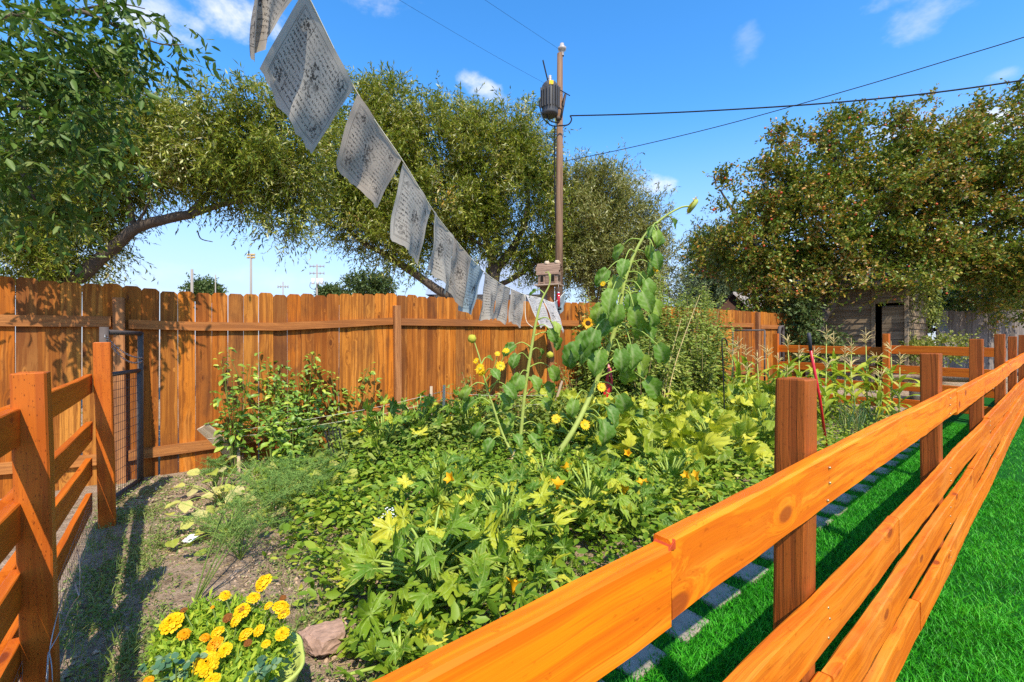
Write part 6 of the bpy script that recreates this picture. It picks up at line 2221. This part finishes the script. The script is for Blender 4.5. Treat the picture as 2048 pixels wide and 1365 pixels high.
M['lath2'] = wood('pale_lath_x', [(.62, .48, .33), (.56, .43, .30)], (.42, .30, .19), (.25, .16, .1), 0, 1.0, 0.7, 0.15, (.7, 4.0), 0.3, stain=.3, stain_c=(.3, .22, .15))
lath('pale upright wooden stake right of the cedar fence post', GY(886, 5.2), P(888, 771, 5.2), .032)
lath('shorter pale stake just behind the upright one', GY(862, 5.5), P(862, 773, 5.5), .032)
lath('pale wooden stake leaning right, under the slim sunflower', P(1108, 815, 6.1), P(1124, 762, 6.1), .03)
a_, b_ = P(405, 853, 4.35), G(492, 935)
bo = link('leaning_board', board_mesh('leaning_board', (b_ - a_).length, .02, .115, M['lath2'], 5, .003, .003), None, between(a_, b_, (.65, -.1, .75)))
tag(bo, 'weathered pale board leaning diagonally among the left pepper plants', 'board')
lath('short pale stake crossing the foot of the leaning board', GY(478, 4.5), P(476, 860, 4.55), .03)
st = thing('string_line', 'taut pale strings stretched between the stakes along the fence', 'string', P(886, 800, 5.2))
for (x0, y0, Y0, x1, y1, Y1) in [(886, 783, 5.2, 640, 835, 4.8), (886, 800, 5.2, 640, 850, 4.8), (886, 786, 5.2, 1110, 790, 6.1), (640, 835, 4.8, 410, 866, 4.4), (640, 850, 4.8, 415, 878, 4.4), (886, 830, 5.2, 1060, 838, 6.0), (886, 815, 5.2, 1112, 806, 6.1)]:
    MB().tube(spline([P(x0, y0, Y0), P((x0 + x1) / 2, (y0 + y1) / 2 + 4, (Y0 + Y1) / 2), P(x1, y1, Y1)], 4), .0016, 4).build('strand', M['string'], st)

# black plastic mesh tube
mt = thing('mesh_tube', 'tilted black plastic mesh tube among the zucchini', 'mesh tube', G(680, 960))
c0, c1 = P(664, 860, 4.35), P(684, 945, 4.2)
ax = (c1 - c0)
Mt = frame(c0, ax, (0, -1, 0))
mb = MB()
L = ax.length
for k in range(12):
    a = 2 * PI * k / 12
    mb.tube([Mt @ Vector((0, .07 * math.cos(a), .07 * math.sin(a))), Mt @ Vector((L, .06 * math.cos(a), .06 * math.sin(a)))], .0035, 4, cap=False)
for k in range(9):
    x = L * k / 8
    ring = [Mt @ Vector((x, .068 * math.cos(a), .068 * math.sin(a))) for a in np.linspace(0, 2 * PI, 13)]
    mb.tube(ring, .003, 4, cap=False)
mb.build('mesh', M['black'], mt)

# red plastic things tied by the sunflower
rt = thing('red_ribbon', 'bright red strip of plastic hanging behind the sunflower stalk', 'ribbon', P(1212, 790, 5.2))
mb = MB()
for (x0, y0, x1, y1, w_) in ((1216, 728, 1208, 768, 4), (1212, 745, 1206, 790, 5), (1218, 735, 1219, 785, 4), (1214, 755, 1212, 795, 4)):
    a_, b_ = P(x0, y0, 5.2), P(x1, y1, 5.15)
    s_ = Vector((w_ * 5.2 / F, 0, 0))
    m_ = a_.lerp(b_, .5) + Vector((.01, -.03, 0))
    mb.add([a_, a_ + s_, m_ + s_ * 1.2, m_, b_, b_ + s_], [(0, 1, 2, 3), (3, 2, 5, 4)], 0, True)
mb.build('strip', M['red'], rt)

# ------------------------------------------------------------------ rock
def rock(label, base, s, seed, flat=.6):
    import bmesh
    bm = bmesh.new()
    bmesh.ops.create_icosphere(bm, subdivisions=4, radius=1)
    r = random.Random(seed)
    offs = [(Vector((r.gauss(0, 1), r.gauss(0, 1), r.gauss(0, 1))).normalized(), r.uniform(.42, .85)) for _ in range(17)]
    for v in bm.verts:
        for n_, d_ in offs:          # flat broken faces
            k_ = v.co.dot(n_) - d_
            if k_ > 0:
                v.co -= n_ * k_ * .9
        v.co += Vector((r.uniform(-.025, .025), r.uniform(-.025, .025), r.uniform(-.025, .025)))
    me = bpy.data.meshes.new('rock')
    bm.to_mesh(me)
    bm.free()
    me.materials.append(M['rock'])
    o = link('rock', me, None, Matrix.Translation(base + Vector((0, 0, s[2] * .55))) @ Euler((0.1, -.15, .5)).to_matrix().to_4x4() @ Matrix.Diagonal((s[0], s[1], s[2], 1)))
    return tag(o, label, 'rock')


rock('reddish sandstone rock beside the marigold pot', G(645, 1300), (.15, .12, .10), 8)

# white scrap on the soil and small white flowers
mb = MB()
p = G(380, 1085)
mb.add([p + Vector((-.05, -.02, .01)), p + Vector((.03, -.03, .012)), p + Vector((.06, .02, .05)), p + Vector((-.02, .03, .045))], [(0, 1, 2, 3)])
tag(mb.build('plastic_scrap', M['white']), 'scrap of white plastic lying on the weedy soil', 'scrap')
mb = MB()
rng.seed(3)
for (px, py) in ((762, 1040), (778, 1022), (752, 1055), (770, 1034), (785, 1035)):
    for _ in range(12):
        c = P(px + rng.uniform(-9, 9), py + rng.uniform(-6, 6), 2.95)
        mb.lathe([(0, .006), (.007, .003), (.006, 0)], 5, tuple(c))
wf = thing('white_flowers', 'tiny white flower umbels beside the upright zucchini leaves', 'flowers', G(768, 1075))
tag(mb.build('umbels', M['white'], wf), kind='stuff')
mb = MB()
for (px, py) in ((762, 1040), (778, 1022), (752, 1055)):
    mb.tube([G(768, 1075), P(px, py + 4, 2.95)], .003, 4, cap=False)
mb.build('stems', M['stem_green'], wf)

# ------------------------------------------------------------------ marigold pot
pc = Vector((-.985, 1.60, 0))
pc.z = gz(pc.x, pc.y)
rimz = .30
po = thing('flower_pot', 'lime-green lobed plastic pot holding the marigolds', 'flower pot', pc)
MB().lathe([(0, 0), (.13, 0), (.145, .02), (.165, .18), (.200, rimz - .025), (.215, rimz), (.207, rimz + .006), (.195, rimz - .012), (.165, .25), (0, .25)], 48, tuple(pc), lobes=6, lob=.035).build('pot_wall', M['pot'], po)
MB().lathe([(0, rimz - .055), (.10, rimz - .05), (.186, rimz - .06)], 24, tuple(pc)).build('soil', M['soil'], po)


def marigold_head(r, seed, mats, spent=False):
    rr = random.Random(seed)
    mb = MB()
    for layer in range(6):
        f = layer / 5
        n = int(17 - 10 * f)
        for i in range(n):
            a = 2 * PI * (i + rr.uniform(-.3, .3)) / n + layer
            rad = r * (1.0 - .80 * f)
            z = r * (.0 + .62 * math.sqrt(f))
            inn = rad * .45
            w_ = PI * rad / n * 1.5 + r * .05
            ca, sa = math.cos(a), math.sin(a)
            lift = r * rr.uniform(-.05, .12)

            def pt(q, s_, z_):
                return (ca * q - sa * s_, sa * q + ca * s_, z_)
            V = [pt(inn, -w_ * .5, z - r * .06), pt(inn, w_ * .5, z - r * .06), pt(rad * .85, w_ * .62, z + lift + r * .03), pt(rad * .85, -w_ * .62, z + lift + r * .03), pt(rad * rr.uniform(.95, 1.08), w_ * .3, z + lift - r * .08), pt(rad * rr.uniform(.95, 1.08), -w_ * .3, z + lift - r * .08)]
            mb.add(V, [(0, 1, 2, 3), (3, 2, 4, 5)], 0)
    if spent:
        mb.lathe([(0, r * .62), (r * .35, r * .58), (r * .5, r * .45), (r * .3, r * .3)], 9, mi=1)
    mb.lathe([(0, -r * .45), (r * .22, -r * .40), (r * .32, -r * .1), (r * .25, r * .1)], 8, mi=2)
    return mb.mesh('flower_head', mats)


GOLD = [marigold_head(1, i, [M['marigold'], M['spent'], M['stem_green']]) for i in range(3)]
ORNG = [marigold_head(1, 5 + i, [M['marigold_or'], M['spent'], M['stem_green']]) for i in range(2)]
HALF = [marigold_head(1, 9, [M['marigold'], M['spent'], M['stem_green']], True)]
DEAD = [marigold_head(1, 12, [M['spent'], M['spent'], M['stem_green']], True)]
mg = thing('marigold_plant', 'potted marigolds in full yellow and orange bloom, lower left', 'marigold', Vector((pc.x, pc.y, pc.z + rimz - .05)))
FL = [(527, 1166, 18, GOLD), (450, 1191, 11, GOLD), (507, 1196, 13, GOLD), (344, 1246, 22, GOLD), (368, 1269, 12, ORNG), (484, 1222, 16, HALF), (472, 1242, 12, GOLD), (562, 1215, 17, GOLD), (568, 1228, 12, HALF), (537, 1212, 9, GOLD), (435, 1265, 13, GOLD), (410, 1276, 10, ORNG),
      (492, 1269, 14, GOLD), (518, 1261, 12, GOLD), (564, 1268, 14, GOLD), (430, 1290, 17, ORNG), (450, 1300, 14, GOLD), (412, 1328, 24, GOLD), (424, 1362, 16, GOLD), (532, 1288, 9, GOLD), (297, 1362, 10, ORNG), (367, 1222, 8, DEAD), (455, 1236, 10, DEAD), (566, 1196, 7, DEAD), (318, 1338, 9, DEAD), (496, 1286, 8, DEAD), (425, 1215, 4, ORNG)]
rng.seed(31)
mb = MB()
root = Vector((pc.x, pc.y, pc.z + rimz - .06))
for (px, py, r, meshes) in FL:
    Y = 1.38 + (1365 - py) / 200 * .34 - min(max((py - 1270) / 100, 0), 1) * .11
    p = P(px, py, Y)
    f = Vector((rng.uniform(-.5, .5), rng.uniform(-.8, -.1), 1)).normalized()
    s_ = r * Y / F * .95
    link('flower_head', rng.choice(meshes), mg, Matrix.Translation(p) @ f.to_track_quat('Z', 'Y').to_matrix().to_4x4() @ Matrix.Scale(s_, 4))
    sp_ = root + Vector((rng.uniform(-.1, .1), rng.uniform(-.08, .1), 0))
    mb.tube(spline([sp_, sp_.lerp(p, .6) + (p - sp_).cross(Vector((0, 0, 1))) * .05, p - f * s_ * .3], 4), .003, 5, cap=False)
mb.build('stems', M['stem_green'], mg)
g = np.random.default_rng(71)
n = 4600
c = np.stack([g.uniform(300, 590, n), g.uniform(1195, 1400, n)], 1)
Yv = 1.38 + (1365 - c[:, 1]) / 200 * .34 + .03 + g.uniform(0, .05, n) - np.clip((c[:, 1] - 1290) / 100, 0, 1) * .10
keep = (((c[:, 0] - 445) / 138) ** 2 + ((c[:, 1] - 1300) / 108) ** 2 < 1) & ((c[:, 1] < 1275) | (c[:, 0] < 556 - (c[:, 1] - 1275) * .25))
c, Yv = c[keep], Yv[keep]
pos = np.stack([(c[:, 0] - 1024) / F * Yv, Yv, EYE + (HOR - c[:, 1]) / F * Yv], 1)
pos[:, 2] -= g.uniform(0, .10, len(pos)) ** 1.0
pos = np.repeat(pos, 5, 0) + g.normal(size=(len(pos) * 5, 3)) * .008
d = unit(g.normal(size=pos.shape) + np.array([0, 0, .3]))
ln = g.uniform(.018, .042, len(pos))
V, Fc = leaves_np(pos, d, unit(g.normal(size=pos.shape) * .6 + np.array([0, -.4, .8])), ln, ln * .30, T_NARROW)
tag(link('foliage', np_mesh('foliage', V, Fc, [M['marigold_leaf']]), mg), kind='stuff')
# blue-green columbine leaves in front of the pot
for i, (x0, y0, Y0, n, lab) in enumerate([(345, 1335, 1.36, 26, 'blue-green lobed leaves at the left foot of the marigold pot'), (512, 1348, 1.33, 18, 'blue-green lobed leaves in front of the right side of the pot')]):
    g = np.random.default_rng(80 + i)
    cpos = np.stack([x0 + g.normal(size=n) * 26, y0 + g.normal(size=n) * 22], 1)
    Yv = Y0 + g.uniform(-.03, .05, n)
    pos = np.stack([(cpos[:, 0] - 1024) / F * Yv, Yv, EYE + (HOR - cpos[:, 1]) / F * Yv], 1)
    pos = np.repeat(pos, 3, 0)
    d = unit(g.normal(size=pos.shape) * np.array([1, 1, .3]))
    ln = g.uniform(.013, .026, len(pos))
    V, Fc = leaves_np(pos, d, unit(g.normal(size=pos.shape) * .35 + np.array([0, -.5, .9])), ln, ln * .95, T_OVAL)
    b = GY(x0, Y0)
    t_ = thing('columbine_plant', lab, 'plant', b)
    tag(link('foliage', np_mesh('foliage', V, Fc, [M['nasturtium']]), t_), kind='stuff')
    mb = MB()
    for q in pos[::9]:
        mb.tube([b, Vector(q)], .0018, 4, cap=False)
    mb.build('stems', M['stem_green'], t_)

# ------------------------------------------------------------------ wire along the left fence
wr = thing('loose_wire', 'loose loops of thin wire along the foot of the left fence', 'wire', UV(.17, 2.1))
for pts in ([(95, 1365, 1.62), (98, 1310, 1.66), (112, 1240, 1.72), (130, 1180, 1.85)], [(100, 1300, 1.66), (122, 1260, 1.72), (142, 1215, 1.84), (158, 1192, 1.95)], [(105, 1365, 1.60), (103, 1330, 1.62), (97, 1305, 1.65), (92, 1365, 1.60)], [(158, 1192, 1.95), (160, 1140, 2.1), (155, 1100, 2.2)], [(150, 1165, 2.0), (158, 1192, 1.95), (149, 1170, 2.0)]):
    MB().tube(spline([P(*q_) for q_ in pts], 5), .0019, 5).build('strand', M['wire'], wr)
# wire netting stapled along the lowest rail
mb = MB()
for k in range(46):
    v0 = 1.0 + k * .065
    mb.tube([UV(.085, v0, .0), UV(.088, v0 + .01, .27)], .0011, 4, cap=False)
for h in (.02, .07, .12, .17, .22, .27):
    mb.tube([UV(.086 + rng.uniform(-.006, .006), 1.0 + j * .3, h + rng.uniform(-.006, .006)) for j in range(11)], .0011, 4, cap=False)
tag(mb.build('wire_netting', M['wire']), 'thin wire netting along the lowest rail of the left fence', 'netting')
